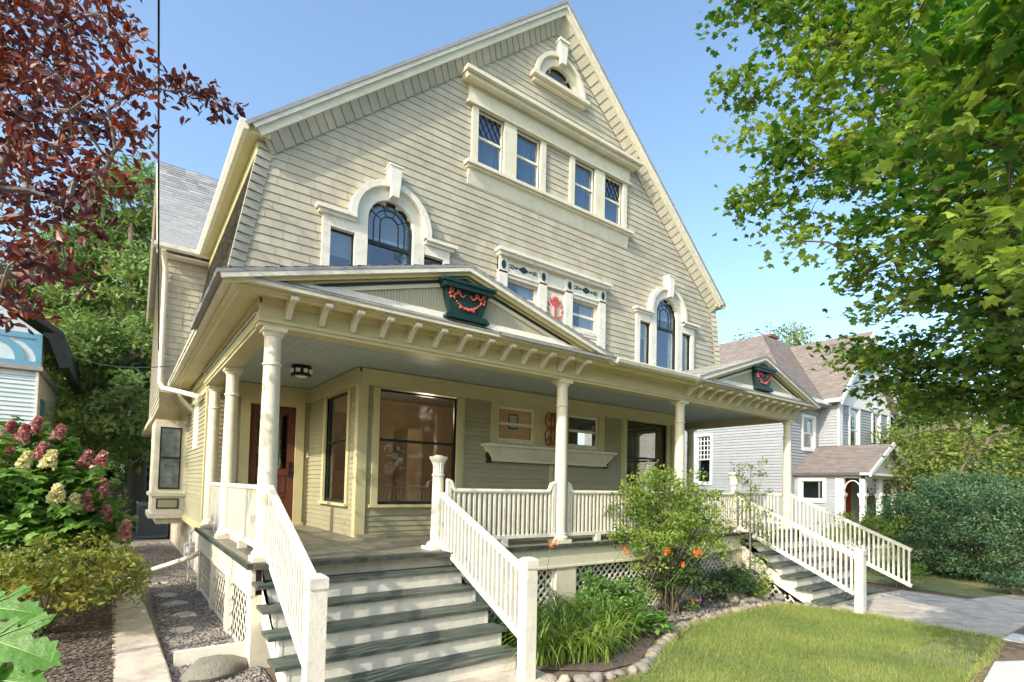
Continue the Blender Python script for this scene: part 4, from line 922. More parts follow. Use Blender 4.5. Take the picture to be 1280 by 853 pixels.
def nwin(T,a,b,z0,z1,lat=False,label=None,rail=True):
    mb=MB(T); c=.14; mb.box(a-c,a,-.02,.06,z0-c,z1+c); mb.box(b,b+c,-.02,.06,z0-c,z1+c); mb.box(a,b,-.02,.06,z1,z1+c); mb.box(a,b,-.02,.09,z0-c,z0); w=N_('window',mb,'ntrim',label=label)
    mb=MB(T); zm=(z0+z1)/2; mb.box(a,b,-.07,-.03,zm-.03,zm+.03) if rail else None; mb.box(a,a+.05,-.07,-.03,z0,z1); mb.box(b-.05,b,-.07,-.03,z0,z1); mb.box(a+.05,b-.05,-.07,-.03,z1-.05,z1); mb.box(a+.05,b-.05,-.07,-.03,z0,z0+.05)
    if lat:
        for k in range(1,4): mb.box(a+(b-a)*k/4-.02,a+(b-a)*k/4+.02,-.065,-.025,zm,z1)
        for k in range(1,5): zz=zm+(z1-zm)*k/5; mb.box(a,b,-.064,-.026,zz-.02,zz+.02)
    obj('sash',mb,'ntrim',w); mb=MB(T); mb.box(a,b,-.06,-.055,z0,z1); mb2=MB(T); mb2.box(a,b,-.35,-.3,z0-.1,z1+.1); obj('glass',mb,G_N,w); obj('dim_interior',mb2,'roomgrey',w)
    return w
nwin(TL,16.45,17.25,1.25,3.65,True,'tall window with latticed upper sash on the long side wall')
nwin(TF,25.4,26.45,2.95,4.4)
# forward wing
XW,YWg=27.0,11.5
TLw=lambda u,v,z:(XW-v,u,z); TFw=front(YWg,0)
nwall('wing_side_wall',TLw,YWg,YN+.1,NG+.3,5.3)
nwall('wing_front_wall',TFw,XW,33.2,NG+.3,5.4,[(28.2,29.3,2.9,5.1),(30.9,31.9,2.9,5.1)])
mb=MB(TFw); mb.prism([(26.9,5.4),(33.3,5.4),(30.1,9.0)],-.1,.01); mb.box(XW-.04,XW+.35,0,.07,NG,5.4); mb.box(XW,33.2,0,.075,5.1,5.4); mb.box(32.9,33.22,.0,.07,NG,5.1); N_('wing_gable',mb,'ntrim')
mb=MB(TFw); 
for q in range(6): mb.bar((29.2+q*.36,.04,7.2+ (q%2)*.5),(29.4+q*.36,.04,8.0-(q%2)*.2),.04,.07,up=(0,1,0))
mb.prism([(29.0,7.0),(31.2,7.0),(30.1,8.3)],.01,.03)
N_('painted_gable_panel',mb,'btrim')
nwin(TFw,28.25,29.25,2.95,5.05); nwin(TFw,30.95,31.85,2.95,5.05)
# roofs
def slope(name,O,U,V,ul,m='roofb',tab=.3,e=.15,par=None,base=None):
    O,U,V=Vector(O),Vector(U).normalized(),Vector(V); l=V.length; V=V/l; Nn=U.cross(V); Nn=Nn if Nn.z>0 else -Nn
    mb=MB(); courses(mb,O,U,V,Nn,0,l,e,lambda v:[ul(v/l) if callable(ul) else (0,ul)],tab,.016,.005)
    a0,b0=ul(0) if callable(ul) else (0,ul); a1,b1=ul(1) if callable(ul) else (0,ul)
    P=[O+U*a0,O+U*b0,O+V*l+U*b1,O+V*l+U*a1]; mb.tone=.5; mb.add([tuple(p-Nn*.02) for p in P]+[tuple(p-Nn*.12) for p in P],[(0,1,2,3),(4,5,6,7),(0,1,5,4),(1,2,6,5),(2,3,7,6),(3,0,4,7)])
    return N_(name,mb,m,par) if par is not False else mb
# hip roof: left slope, front slope, with ridge along X at z 9.6
E0=5.2
slope('hip_roof_left',(23.5,27,E0),(0,-1,0),(4.3,0,4.3),lambda t:(0+t*5.5,15.1-t*3.9))
slope('hip_roof_front',(23.5,11.9,E0),(1,0,0),(0,3.9,4.3),lambda t:(t*4.3,10))
slope('wing_roof_left',(26.6,11.1,E0+.1),(0,1,0),(3.5,0,3.85),lambda t:(0,1.5+t*4.5))
slope('wing_roof_right',(33.6,11.1,E0+.1),(0,1,0),(-3.5,0,3.85),6)
mb=MB(TFw); 
for sg in (-1,1): mb.prism([(30.1,9.15),(30.1+sg*3.6,5.25),(30.1+sg*3.6,5.0),(30.1,8.85)],.35,.42)
N_('wing_rake',mb,'ntrim')
mb=MB(); mb.box(23.4,23.55,11.8,26,5.05,5.22); mb.box(23.4,27,11.75,11.9,5.05,5.22); mb.box(26.5,26.65,11.1,11.9,5.15,5.32); N_('eave_gutter',mb,'ntrim')
mb=MB(); mb.box(23.45,24,11.9,26,4.98,5.06); mb.box(23.45,27,11.9,12.4,4.98,5.06); N_('eave_soffit',mb,'nsiding')
mb=MB(); mb.box(28.9,29.7,16.0,16.6,8.6,9.75); mb.box(28.8,29.8,15.9,16.7,9.65,9.8); N_('chimney',mb,'brick')
# enclosed side porch
PX0,PX1,PYF=24.6,27.4,9.4
TP=lambda u,v,z:(PX0-v,u,z); z0p=NG+.55
nwall('porch_side_wall',TP,10.45,YN,NG,1.7,[(11.05,12.1,.5,1.4)])
w=nwin(TP,11.1,12.05,.55,1.38,rail=False); w['label']='wide low window in the side wall of the small porch'
mb=MB(); mb.box(PX0,PX1+1.6,PYF,YN,NG,z0p); N_('porch_base',mb,'ntrim')
mb=MB(); mb.box(PX0-.05,PX1+1.7,PYF-.05,PYF+.12,1.5,1.75); mb.box(PX0-.05,PX0+.12,PYF,YN,1.5,1.75); mb.box(PX0-.04,PX0+.1,10.42,10.58,z0p,1.5); N_('porch_beam',mb,'ntrim')
for (x,y) in ((PX0+.08,PYF+.12),(PX0+.08,PYF+.95),(PX0+1.75,PYF+.1),(PX1+.6,PYF+.1),(PX1+1.5,PYF+.1)):
    mb=MB(); mb.box(x-.10,x+.10,y-.10,y+.10,z0p,1.5); mb.box(x-.16,x+.16,y-.16,y+.16,.75,.86); mb.box(x-.13,x+.13,y-.13,y+.13,.68,.75); N_('porch_post',mb,'ntrim')
for (p,q) in (((PX0+.08,PYF+.2),(PX0+.08,PYF+.85)),((PX0+.2,PYF+.1),(PX0+1.65,PYF+.1)),((PX0+1.9,PYF+.1),(PX1+.5,PYF+.1))):
    mb=MB(); n=10; P=[]
    for i in range(n+1):
        t=i/n; P.append((p[0]+(q[0]-p[0])*t,p[1]+(q[1]-p[1])*t,1.05+.35*math.sin(math.pi*t)**.6))
    mb.tube(P,.028,6); N_('arched_brace',mb,'ntrim')
mb=MB(); mb.box(PX0+2.25,PX0+2.95,11.15,11.2,z0p,1.35); N_('porch_door',mb,'nred',label='red front door inside the neighbour porch')
mb=MB(); mb.box(PX0,PX1+1.6,11.26,11.3,z0p,1.5); N_('porch_back_wall',mb,'nsiding')
mb=MB(); mb.box(PX0+1.7,PX0+2.1,11.15,11.2,-.3,1.3); N_('porch_sidelight',mb,'roomgrey')
xm=26.0+.9; 
slope('porch_roof_left',(PX0-.3,PYF-.3,1.72),(0,1,0),(2.4,0,1.35),3.4)
slope('porch_roof_right',(PX0+4.5,PYF-.3,1.72),(0,1,0),(-2.4,0,1.35),3.4)
mb=MB(front(PYF,0)); xm=PX0+2.1
for sg in (-1,1): mb.prism([(xm,3.12),(xm+sg*2.5,1.72),(xm+sg*2.5,1.55),(xm,2.9)],.30,.37)
mb.prism([(PX0,1.75),(PX0+4.2,1.75),(xm,2.95)],-.05,.0); mb.box(PX0-.3,PX0+4.5,-.1,.32,1.62,1.72); N_('porch_gable',mb,'ntrim')
# ---------------------------------------------------------------- blue house (left)
bh=thing('blue_house','pale blue gabled house with bright blue arched trim, behind the red-leaved tree','house',(-4.5,22,-1.05))
mb=MB(lambda u,v,z:(u,20-v,z)); mb.box(-9,-1.98,-5.5,0,-1.1,3.75); obj('wall',mb,'btan',bh)
mb=MB(lambda u,v,z:(u,20-v,z)); courses_T(mb,None,-1.1,3.7,.12,lambda z:[(-9,-1.98)]); obj('siding',mb,'bsiding',bh)
mb=MB(lambda u,v,z:(u,20-v,z)); mb.prism([(-9.2,3.86),(-1.9,3.86),(-1.9,4.75),(-5.5,7.4),(-9.2,4.75)],-.3,.03); g_=obj('gable',mb,'bsiding',bh)
mb=MB(lambda u,v,z:(u,20-v,z)); mb.box(-9.2,-1.9,.03,.08,3.86,3.98); mb.box(-9.2,-1.9,.03,.08,4.6,4.75); mb.box(-2.02,-1.9,.03,.085,3.98,4.6)
mb.ring(arc(-2.95,3.98,.52,20,0,180),arc(-2.95,3.98,.72,20,0,180,rz=.66),.03,.07,False); mb.prism([(-2.02,4.6),(-2.02,4.1),(-2.1,4.3),(-2.3,4.5),(-2.5,4.6)],.03,.06)
obj('arched_trim',mb,'btrim',g_)
mb=MB(); mb.box(-9.3,-1.86,19.86,25.6,3.74,3.86); obj('eave_band',mb,'roof',bh)
mb=MB(lambda u,v,z:(u,20-v,z)); mb.prism([(-5.5,7.6),(-1.45,4.85),(-1.45,4.70),(-5.5,7.4)],-6,.35); mb.prism([(-5.5,7.6),(-9.6,4.85),(-9.6,4.70),(-5.5,7.4)],-6,.35); mb.prism([(-1.9,4.75),(-1.45,4.85),(-1.30,3.9),(-1.5,3.85),(-1.75,4.6)],-5.8,.3); obj('roof',mb,'metal',bh)
mb=MB(); mb.box(-1.985,-1.95,21.0,21.9,1.4,3.1); obj('side_window',mb,'teal',bh); 
mb=MB(); mb.box(-2.0,-1.94,19.94,20.06,-1.1,3.7); obj('corner_board',mb,'ntrim',bh)
# ---------------------------------------------------------------- fence, AC unit, cables
fn=thing('board_fence','weathered brown board fence behind the air conditioner','fence',(0,27,-1.1))
mb=MB(); x=-4
while x<3: mb.tone=random.random(); mb.box(x,x+.135,27,27.025,-1.1,.68+random.uniform(-.01,.01)); x+=.14
obj('boards',mb,'fence',fn); mb=MB(); mb.box(-4,3,27.026,27.07,.3,.38); mb.box(-4,3,27.026,27.07,-.8,-.72); obj('rails',mb,'fence',fn)
ac=thing('air_conditioner','dark slate air conditioning unit beside the house','air conditioner',(.82,21.5,-1.1))
mb=MB(); mb.box(.40,1.22,21.2,22.0,-1.05,-.98); mb.box(.40,1.22,21.2,22.0,-.02,.08); 
for x in (.40,1.18):
    for y in (21.2,21.96): mb.box(x,x+.04,y,y+.04,-.98,-.02)
mb.box(.45,1.17,21.25,21.95,-.98,-.02); obj('case',mb,'acm',ac)
mb=MB(); z=-.95
while z<-.05: mb.box(.42,1.20,21.19,21.235,z,z+.018); mb.box(.395,.43,21.22,21.98,z,z+.018); z+=.055
obj('louvres',mb,'acm',ac)
cab=MB(); P=[]
for i in range(30):
    t=i/29; p=Vector((.50,13.9,3.6)).lerp(Vector((-.126,3.218,7.856)),t); p.z-=.12*math.sin(math.pi*t); P.append(p)
cab.tube(P,.012,6); o=obj('service_cable',cab,'metal',None,True); tag(o,'black overhead service cable dropping to the house wing','cable')
for (a,b,s,l) in (((-1.6,20.2,4.4),(1.1,10.8,2.9),.25,'thin cable sagging from the blue house towards the porch eave'),((-1.35,20.0,4.1),(-.6,24.8,.4),.1,'thin cable hanging beside the blue house in front of the hemlock')):
    m_=MB(); P=[]
    for i in range(20):
        t=i/19; p=Vector(a).lerp(Vector(b),t); p.z-=s*math.sin(math.pi*t); P.append(p)
    m_.tube(P,.010,5); o=obj('thin_cable',m_,'metal'); tag(o,l,'cable')
# ---------------------------------------------------------------- stones, boulder, stepping stones
def rock(name,c,s,m='stone',sq=.7,seed=0):
    from mathutils import noise
    mb=MB(); n,k=10,7; vs=[]; rz=random.uniform(0,6.28); sx,sy=random.uniform(.8,1.25),random.uniform(.75,1.0)
    for j in range(1,k):
        th=math.pi*j/k
        for i in range(n):
            ph=2*math.pi*i/n; d=Vector((math.sin(th)*math.cos(ph),math.sin(th)*math.sin(ph),math.cos(th)))
            f=1+.28*noise.noise(d*1.3+Vector((seed*3.1,seed,0)))+.1*noise.noise(d*3+Vector((seed,0,0)))
            p=Vector((d.x*sx,d.y*sy,d.z*sq))*f*s; vs.append((c[0]+p.x*math.cos(rz)-p.y*math.sin(rz),c[1]+p.x*math.sin(rz)+p.y*math.cos(rz),c[2]+p.z))
    t=(c[0],c[1],c[2]+s*sq); b=(c[0],c[1],c[2]-s*sq); mb.tone=random.random(); mb.add(vs+[t,b],[((j)*n+i,(j)*n+(i+1)%n,(j+1)*n+(i+1)%n,(j+1)*n+i)[::-1] for j in range(k-2) for i in range(n)]+[(len(vs),i,(i+1)%n) for i in range(n)]+[(len(vs)+1,(k-2)*n+(i+1)%n,(k-2)*n+i) for i in range(n)])
    return raw(name,mb,m,True)
edge=[(3.62,4.42),(3.95,4.16),(4.3,4.10),(4.85,4.14),(5.4,4.45),(5.97,4.75),(6.5,5.02),(7.2,5.22),(8.15,5.33),(9.0,5.40),(9.8,5.38),(10.2,5.05),(10.38,4.55),(10.45,4.2)]
def ordw(n):
    u=['','first','second','third','fourth','fifth','sixth','seventh','eighth','ninth','tenth','eleventh','twelfth','thirteenth','fourteenth','fifteenth','sixteenth','seventeenth','eighteenth','nineteenth']
    if n<20: return u[n]
    t={2:'twent',3:'thirt',4:'fort',5:'fift',6:'sixt',7:'sevent'}[n//10]
    return t+'ieth' if n%10==0 else t+'y-'+u[n%10]
pts=[];acc=0
for (a,b) in zip(edge[:-1],edge[1:]):
    L=math.dist(a,b); s=0
    while acc<L: pts.append((a[0]+(b[0]-a[0])*acc/L,a[1]+(b[1]-a[1])*acc/L)); acc+=random.uniform(.14,.21)
    acc-=L
for i,(x,y) in enumerate(pts):
    s=random.uniform(.055,.105); o=rock('border_stone',(x,y+random.uniform(-.03,.03),gz(x)+s*.12),s,seed=i,sq=random.uniform(.6,.85)); tag(o,ordw(i+1)+' fieldstone of the lawn-edge border, counting from the left stair newel','stone','fieldstones edging the planting bed')
for i in range(26):
    x=random.uniform(8.9,10.25); y=random.uniform(5.5,5.95)-max(0,x-9.9)*.5; s=random.uniform(.08,.13); o=rock('piled_stone',(x,y,gz(x)+s*.25+random.choice((0,.06))),s,seed=100+i,sq=random.uniform(.6,.85)); tag(o,'pale fieldstone in the heap at the foot of the right stairs','stone','fieldstones heaped beside the right stairs')
o=rock('boulder',(.82,6.35,-1.06),.30,'boulder',seed=300,sq=.38); tag(o,'flat grey boulder at the edge of the gravel by the porch corner','boulder')
mb=MB(); mb.box(.5,1.2,6.72,6.80,-1.15,-.93); o=raw('edging_board',mb,'white'); tag(o,'short white painted edging board behind the boulder','edging board')
for i,(x,y) in enumerate([(.62,12.2),(.66,10.9),(.72,10.1),(.80,9.2),(.7,8.3)]):
    mb=MB(); n=9; P=[(x+.17*random.uniform(.6,1.15)*math.cos(k*2*math.pi/n),y+.22*random.uniform(.6,1.15)*math.sin(k*2*math.pi/n)) for k in range(n)]; mb.hprism(P,-1.13,-1.070); o=raw('stepping_stone',mb,'concrete'); tag(o,['farthest flat stepping stone in the gravel, beside the gas meter','second farthest flat stepping stone in the gravel strip','middle flat stepping stone of the gravel strip','second nearest flat stepping stone in the gravel','flat stepping stone nearest the boulder and white board'][i],'stepping stone','stepping stones along the gravel strip')
# pebbles, bark chips, grass
def bits(name,n,region,zf,s,m,flat=.6,lift=.4):
    x0,x1,y0,y1=region; mb=MB(); C0=np.stack([rng.uniform(x0,x1,n),y0+(y1-y0)*rng.random(n)**1.5,np.zeros(n)],1); C0[:,2]=np.array([zf(a,b) for a,b in C0[:,:2]])+s*lift
    T_=[(1,0,0),(.3,.9,.1),(-.8,.5,-.1),(-.7,-.6,.1),(.4,-.9,0),(0,0,flat)]; leaves(mb,C0,T_,[(0,1,5),(1,2,5),(2,3,5),(3,4,5),(4,0,5)],s,3.0); o=raw(name,mb,m); o['kind']='stuff'; return o
o=bits('gravel',14000,(.45,1.22,4.5,20),lambda x,y:gz(x)+.004,.022,'gravel'); o['label']='loose grey gravel beside the left flank of the house'
o=bits('bark_chips',22000,(-2.6,.0,5.2,13),lambda x,y:gz(x)+.077,.019,'mulch',.12); o['label']='bark mulch in the left garden bed'
o=bits('bed_pebbles',6000,(3.7,10.2,5.4,8.2),lambda x,y:gz(x)+.01,.03,'gravel',.5); o['label']='stones and mulch scattered in the porch bed'
def inpoly(x,y,P):
    r=False;n=len(P)
    for i in range(n):
        x1,y1=P[i];x2,y2=P[(i+1)%n]
        if (y1>y)!=(y2>y) and x<(x2-x1)*(y-y1)/(y2-y1)+x1: r=not r
    return r
GP=[]
from mathutils import noise as _n
while len(GP)<62000:
    x=rng.uniform(3.2,10.5);y=rng.uniform(1.6,5.25)
    if not inpoly(x,y,LAWN): continue
    d=_n.noise(Vector((x*1.1,y*1.1,3)))*.5+.5
    edge_=(x>8 and y<2.75-(x-8)*.05)
    if rng.random()< (.75 if edge_ else .0)+max(0,.42-d)*1.2: continue
    GP.append((x,y,gz(x)+.003,d))
while len(GP)<68000:
    x=rng.uniform(3.4,10.9);y=rng.uniform(1.5,5.4)
    if inpoly(x,y,LAWN) or (y<1.9 and x>6.5 and rng.random()<.8): continue
    k=rng.uniform(0,1)*.35; cx,cy=6.9,3.4; L_=math.hypot(x-cx,y-cy)
    if not inpoly(x+(cx-x)/L_*k,y+(cy-y)/L_*k*.6,LAWN) or x>10.62: continue
    GP.append((x,y,gz(x)+.0,.9))
GP=np.array(GP); mb=MB(); n=len(GP); h=rng.uniform(.025,.075,n)*(.6+GP[:,3]*.7); az=rng.uniform(0,6.283,n); w=.0035
dx,dy=np.cos(az),np.sin(az); ln=rng.uniform(.1,.8,n)*h; la=rng.uniform(0,6.283,n)
B0=GP[:,:3]-np.stack([dx,dy,0*dx],1)*w; B1=GP[:,:3]+np.stack([dx,dy,0*dx],1)*w; Tm=GP[:,:3]+np.stack([np.cos(la)*ln,np.sin(la)*ln,h],1)
V=np.stack([B0,B1,Tm],1).reshape(-1,3); mb.v=[tuple(p) for p in V.tolist()]; tn=np.clip(.5+(GP[:,3]-.5)*1.3+rng.normal(size=n)*.33,0,1); mb.t=np.repeat(tn,3).tolist(); mb.f=[(3*i,3*i+1,3*i+2) for i in range(n)]
o=raw('grass',mb,'grass'); o['kind']='stuff'; o['label']='sunlit short lawn grass'

# ================================================================= vegetation
MAPLE=[(7.65,1.12,2.49),(6.87,2.94,7.34),(6.97,2.4,7.04),(5.04,0.36,2.35),(7.8,0.86,2.28),(7.11,2.11,3.31),(5.63,0.63,4.77),(5.26,0.61,3.96),(4.67,0.53,4.26),(6.44,2.11,5.64),(5.54,0.79,3.88),(6.26,1.19,3.84),(6.5,3.02,5.56),(5.58,1.61,3.52),(7.49,1.95,5.87),(7.35,1.5,3.15),(6.41,1.41,4.34),(7.08,3.52,5.63),(8.26,3.01,3.62),(8.64,0.82,1.61),(4.86,0.68,4.05),(4.79,0.61,3.15),(6.87,2.78,5.09),(7.67,2.6,3.88),(4.5,0.43,3.16),(6.83,3.6,5.46),(7.91,0.99,2.4),(7.13,1.86,6.38),(7.3,3.16,5.16),(5.3,0.59,3.08),(8.11,1.69,2.39),(4.92,0.73,3.28),(5.97,1.04,3.43),(7.24,4.61,8.1),(7.6,3.73,8.43),(9.51,2.28,2.51),(7.14,2.66,5.05),(9.31,1.45,2.02),(6.4,1.19,4.38),(7.57,2.2,3.17),(6.56,2.66,4.38),(6.91,4.35,4.97),(5.87,0.76,5.2),(6.07,1.81,3.33),(6.18,1.72,3.5),(6.6,1.51,5.11),(6.62,1.33,5.29),(9.35,1.62,1.95),(6.51,2.11,5.36),(4.86,0.58,3.94),(6.48,2.94,7.03),(6.22,1.25,3.61),(6.59,0.63,4.76),(6.48,2.93,6.25),
(6.75,2.52,6.22),(6.15,0.59,4.91),(7.14,2.87,3.86),(5.27,0.72,3.12),(5.66,0.5,3.56),(6.18,2.1,4.61),(6.59,4.06,6.47),(6.65,3.64,5.62),(5.93,0.58,2.53),(6.58,1.99,5.39),(5.38,0.45,4.47),(6.2,1.13,4.94),(7.43,4.52,6.46),(8.35,2.15,2.84),(6.57,2.02,4.21),(6.16,3.39,4.42),(6.7,4.3,8.16),(6.48,3.06,5.9),(6.26,2.33,3.72),(6.36,0.47,2.96),(7.2,1.04,3.07),(5.4,1.14,4.23),(6.08,1.71,5.84),(6.83,3.46,6.39),(8.45,0.63,2.07),(7.45,2.94,4.24),(5.67,0.41,3.78),(6.8,4.11,6.35),(8.02,0.7,1.93),(8.26,0.87,2.15),(9.52,1.35,1.91),(6.81,3.41,5.25),(5.38,0.84,2.94),(6.51,3.26,6.92),(7.03,2.81,4.86),(8.23,1.56,2.59),(5.84,1.75,4.05),(8.29,0.79,2.31),(7.39,2.63,4.89),(6.19,1.59,3.39),(7.11,3.39,5.12),(6.08,2.22,4.8),(5.95,0.94,2.98),(5.72,0.43,2.28),(9.19,3,2.69),(8.62,1.85,2.68),(6.82,4.01,5.14),(7.11,3.37,4.59),(9,3.16,3.03),(6.97,2.72,6.67),(6.89,2.39,5.84),(5.22,1.04,2.88),(7.54,1.41,3.04),(6.94,2.18,6.12),(7.07,2.68,5.79),
(6.79,2.81,6.31),(6.01,1.17,5.59),(5.9,1.88,5.73),(7.45,2.23,5.31),(6.78,2.28,4.28),(6.73,2.12,4.56),(7.26,1.02,2.61),(5.86,0.96,2.79),(5.68,0.77,3.04),(3.55,0.48,3.31),(7.32,0.75,2.34),(6.74,2.63,7.12),(5.84,1.35,5.09),(6.6,2.09,3.79),(9.05,3.48,3),(9.14,1.44,2.47),(6.63,1.5,4.78),(7.25,1.74,4.27),(6.67,0.48,4.14),(6.65,3.07,6.66),(6.5,1.13,2.46),(6.73,1.78,3.48),(8.71,2.08,3.21),(6.59,2.08,6.1),(7,0.77,2.64),(8.85,2.21,2.61),(8.69,1.46,2.23),(6.78,2.97,5.99),(5.74,1.44,3.46),(7.21,4.11,8.03),(6.45,1.22,3.16),(6.4,2.04,5.03),(6.98,4.42,8.15),(6.95,2.46,6.74),(7.5,2.51,3.22),(7.34,0.63,2.46),(6.82,2.34,4.8),(7.82,2.45,3.41),(7.4,1.35,2.72),(5.15,0.5,4.41),(7.52,2.88,3.71),(5.14,0.7,2.58),(5.7,0.57,4.5),(4.03,0.6,3.73),(6.66,2.73,5.17),(5.49,0.41,4.18),(4.79,0.37,2.83),(6.3,0.43,4.31),(5.06,0.37,4.43),(6.65,3.27,4.03),(6,0.62,2.93),(5.83,0.96,4.86),(9.33,2.61,2.82),(6.14,1.02,3.92),(5.55,1.52,4.27),
(7.41,1.54,2.92),(5.91,1.21,4.68),(5.02,0.52,2.38),(6.35,3.41,7.06),(8.08,2.45,2.69),(8.91,2.81,3.19),(5.39,1.16,3.48),(9.43,1.26,2.19),(5.65,0.86,4.06),(6.07,0.47,4.34),(4.38,0.46,3.25),(6.07,1.02,3.14),(5.28,1.56,4.27),(10.4,1.62,1.89),(8.55,2.23,3.52),(6.46,1.71,4.05),(5.83,0.9,3.28),(6.68,1.29,3.57),(7.68,1.57,2.68),(7.1,3.75,8.15),(6.9,1.71,3.1),(8.79,1.57,2.49),(10.17,2.75,2.4),(5.62,1.07,3.81),(6.96,1.66,3.25),(7.01,1.51,3.37),(6.55,2.74,6.5),(5.04,0.61,4.21),(6.77,2.94,6.55),(7.21,2.03,5.61),(6.35,0.43,5.01),(6.02,0.51,4.7),(6.02,1.48,4.29),(6.42,2.01,6.39),(7.76,1.76,3.14),(6.79,1.94,5.7)]
RED=[(-0.9,6.67,4.82),(-0.89,6.22,4.71),(-0.81,5.59,2.1),(-1.34,6.89,4.52),(-0.67,5.96,4.01),(-1.13,7.69,4.53),(-0.79,6.67,3.25),(-1.07,6.48,4.71),(-1.3,7.22,4.23),(-0.84,6.53,3.73),(-0.52,4.65,2.33),(-0.54,6.79,4.8),(-0.88,6.01,2.51),(-0.96,7.29,3.64),(-0.89,7.13,2.53),(-1.11,6.69,2.58),(-0.79,6.18,3.75),(-1.11,6.98,2.92),(-0.61,6.08,4.66),(-0.43,5.64,3.03),(-1.26,7.08,3.75),(-0.09,5.85,3.9),(-0.74,6.38,5.16),(-0.22,5.59,4.52),(-0.44,6.37,4.1),(-0.62,6.39,5.03),(-0.51,5.48,2.94),(-0.75,6.31,3.42),(-0.58,6.56,4.11),(-0.34,6.04,5.27),(-0.33,6.67,4.25),(-0.24,5.2,3.89),(-0.49,6.13,3.71),(-0.23,6.06,4.15),(-1.17,6.08,3.92),(-0.42,5.31,4.48),(-0.76,7.2,2.87),(-1.14,6.73,4.37),(-1,6.45,4.07),(-0.63,6.61,3.78),(-0.52,6.47,4.77),(-0.92,6.22,4.24),(-0.54,6.33,3.01),(-1.14,6.32,1.94),(-0.23,5.56,3.5),(-1.01,6.75,3.13),(-0.57,6.4,2.66),(-0.6,5.38,3.83),(-0.35,6.63,3.34),(-0.64,6.49,4.56),(-1.25,6.69,4.64),
(-0.46,6.9,4.74),(-0.41,5.83,3.33),(-1.39,7.66,2.65),(-1.62,8.46,6.28),(-0.95,5.58,2.97),(-0.99,5.51,4.31),(-1.14,7.16,3.91),(-0.35,5.86,4.83),(-0.74,6.78,4.18),(-0.53,6.24,4.28),(-1.23,7.11,5.48),(-0.93,6.77,2.96),(-0.51,6.46,5.41),(-0.5,6.53,2.85),(-0.88,6.83,4.63),(-1.32,7.04,5.04),(-0.39,6.79,3.64),(-0.59,5.88,3.61),(-1.34,7.46,4.84),(-0.12,5.95,4.42),(-0.82,6.78,4.68),(-1.12,6.11,2.88),(-0.88,6.02,4.88),(-0.98,5.9,4.11),(-0.9,6,4.76),(-1.02,6.64,4.58),(-0.24,6.2,3.6),(-0.84,7.29,5.17),(-0.6,5.38,4.5),(-1.07,6.51,2.26),(-1.11,6.83,5.46),(-0.22,5.88,4.9),(-1.19,6.16,4.86),(-0.39,4.86,3.41)]
HEM=[(0.4,22.03,3.74),(-2.59,28.42,7.02),(-0.64,26.94,3.87),(-0.06,30.22,1.97),(-0.01,25.47,5.21),(0.44,26.09,12.07),(0.34,27.37,2.99),(-1.42,27.2,7.49),(-1.84,26.08,5.39),(0.45,24.12,6.91),(-0.11,25.31,9.05),(-0.65,26.58,6.94),(-1.12,27.33,8.38),(-0.17,25.58,7.6),(-1.44,28.65,10.94),(-0.64,25.88,12.1),(-1.53,27.19,9.08),(0.14,28.01,3.71),(-0.65,28.29,11.24),(0.45,24.93,2.05),(-0.97,27.66,4.93),(-0.32,27.35,4.79),(-0.62,27.38,9.12),(-1.07,27.52,6.43),(-0.92,27.14,11.46),(-0.12,25.7,11.23),(-0.21,28.86,7.1),(-0.35,22.69,2.86),(0.3,26.39,10.26),(-0.64,27.2,5.57),(0.65,24.65,5.5),(0.51,27.18,5.15),(-2.51,30.2,8.69),(0.62,24.6,8.94),(-0.75,26.32,10.09),(0.37,22.44,11.07),(-2.18,27.3,9.68),(0.83,28,3.67),(0.65,26.61,11.51),(-2.33,26.83,8.83),(-1.47,28.15,2.95),(-1.95,27.07,4.35),(-1.83,28.01,7.18),(-0.64,27.82,2.18),(0.35,25.83,8.68),(-0.11,27.99,13.43),(-2.2,26.06,5.8),(0.51,25.84,6.51),(-0.09,27.99,3.42),
(-1.41,27.76,4.52),(-1.5,28.56,3.76),(0.76,26.16,8.05),(-2.04,27.45,10.4),(0.84,25.98,2.57),(0.85,24.7,3.27),(0.95,26.76,5.09),(-1.31,28.32,10.12),(-1.02,25.64,3.2),(-1.56,28.61,11.79),(-1.6,24.64,5.73),(-0.83,29.59,8.68),(0.5,26.62,7.97),(-1.48,27.68,5.6),(-0.71,28.75,4.95),(-1.23,25.63,2.1),(-1.79,27.91,8.37),(-1.95,27.37,3.6),(-0.77,27.09,2.77),(0.62,26.54,9.58),(-1.43,25.25,6.36),(-1.04,26.6,4.17),(-1.93,26.69,7.52),(0.06,27.2,11.11),(-1.54,27.58,3.37),(-0.25,27.93,10.62)]
NEAR=[(3.79,0.76,3.38),(3.78,0.66,3.08),(3.88,0.83,3.12),(3.87,0.73,2.8),(3.99,0.99,3.33),(3.79,0.63,3.47),(4.11,0.69,2.36),(4.13,0.79,2.55)]
LOWM=[(8.45,3,2.83),(8.69,1.12,1.83),(8.41,2.77,2.27),(8.73,2.57,2.62),(8.23,3.2,2.71),(9.4,1.96,2.27),(8.13,3.41,2.95),(8.52,2.82,2.83),(8.41,1.05,1.62),(9.79,1.42,1.77),(8.82,2.15,2.3),(8.65,2.15,1.97),(9.57,1.24,2.37),(9.29,1.38,2.16),(8.72,2.47,2.04),(9.28,0.85,1.87),(9.44,2.44,2.8),(8.86,2.7,2.32),(8.85,2.31,2.29),(9.17,0.8,2.49),(8.83,3.23,2.54),(9.41,3,2.69),(8.88,1.72,2.23),(9.67,1.19,2.61),(9.05,2.12,2.16),(8.98,2.04,1.95),(8.91,1.41,2.42),(8.7,1.47,1.91),(9.33,1.41,2.67),(9.08,3.19,2.37),(8.79,0.9,2.44),(8.57,0.88,2.04),(8.98,1.68,2.52),(9.07,1.01,1.78)]
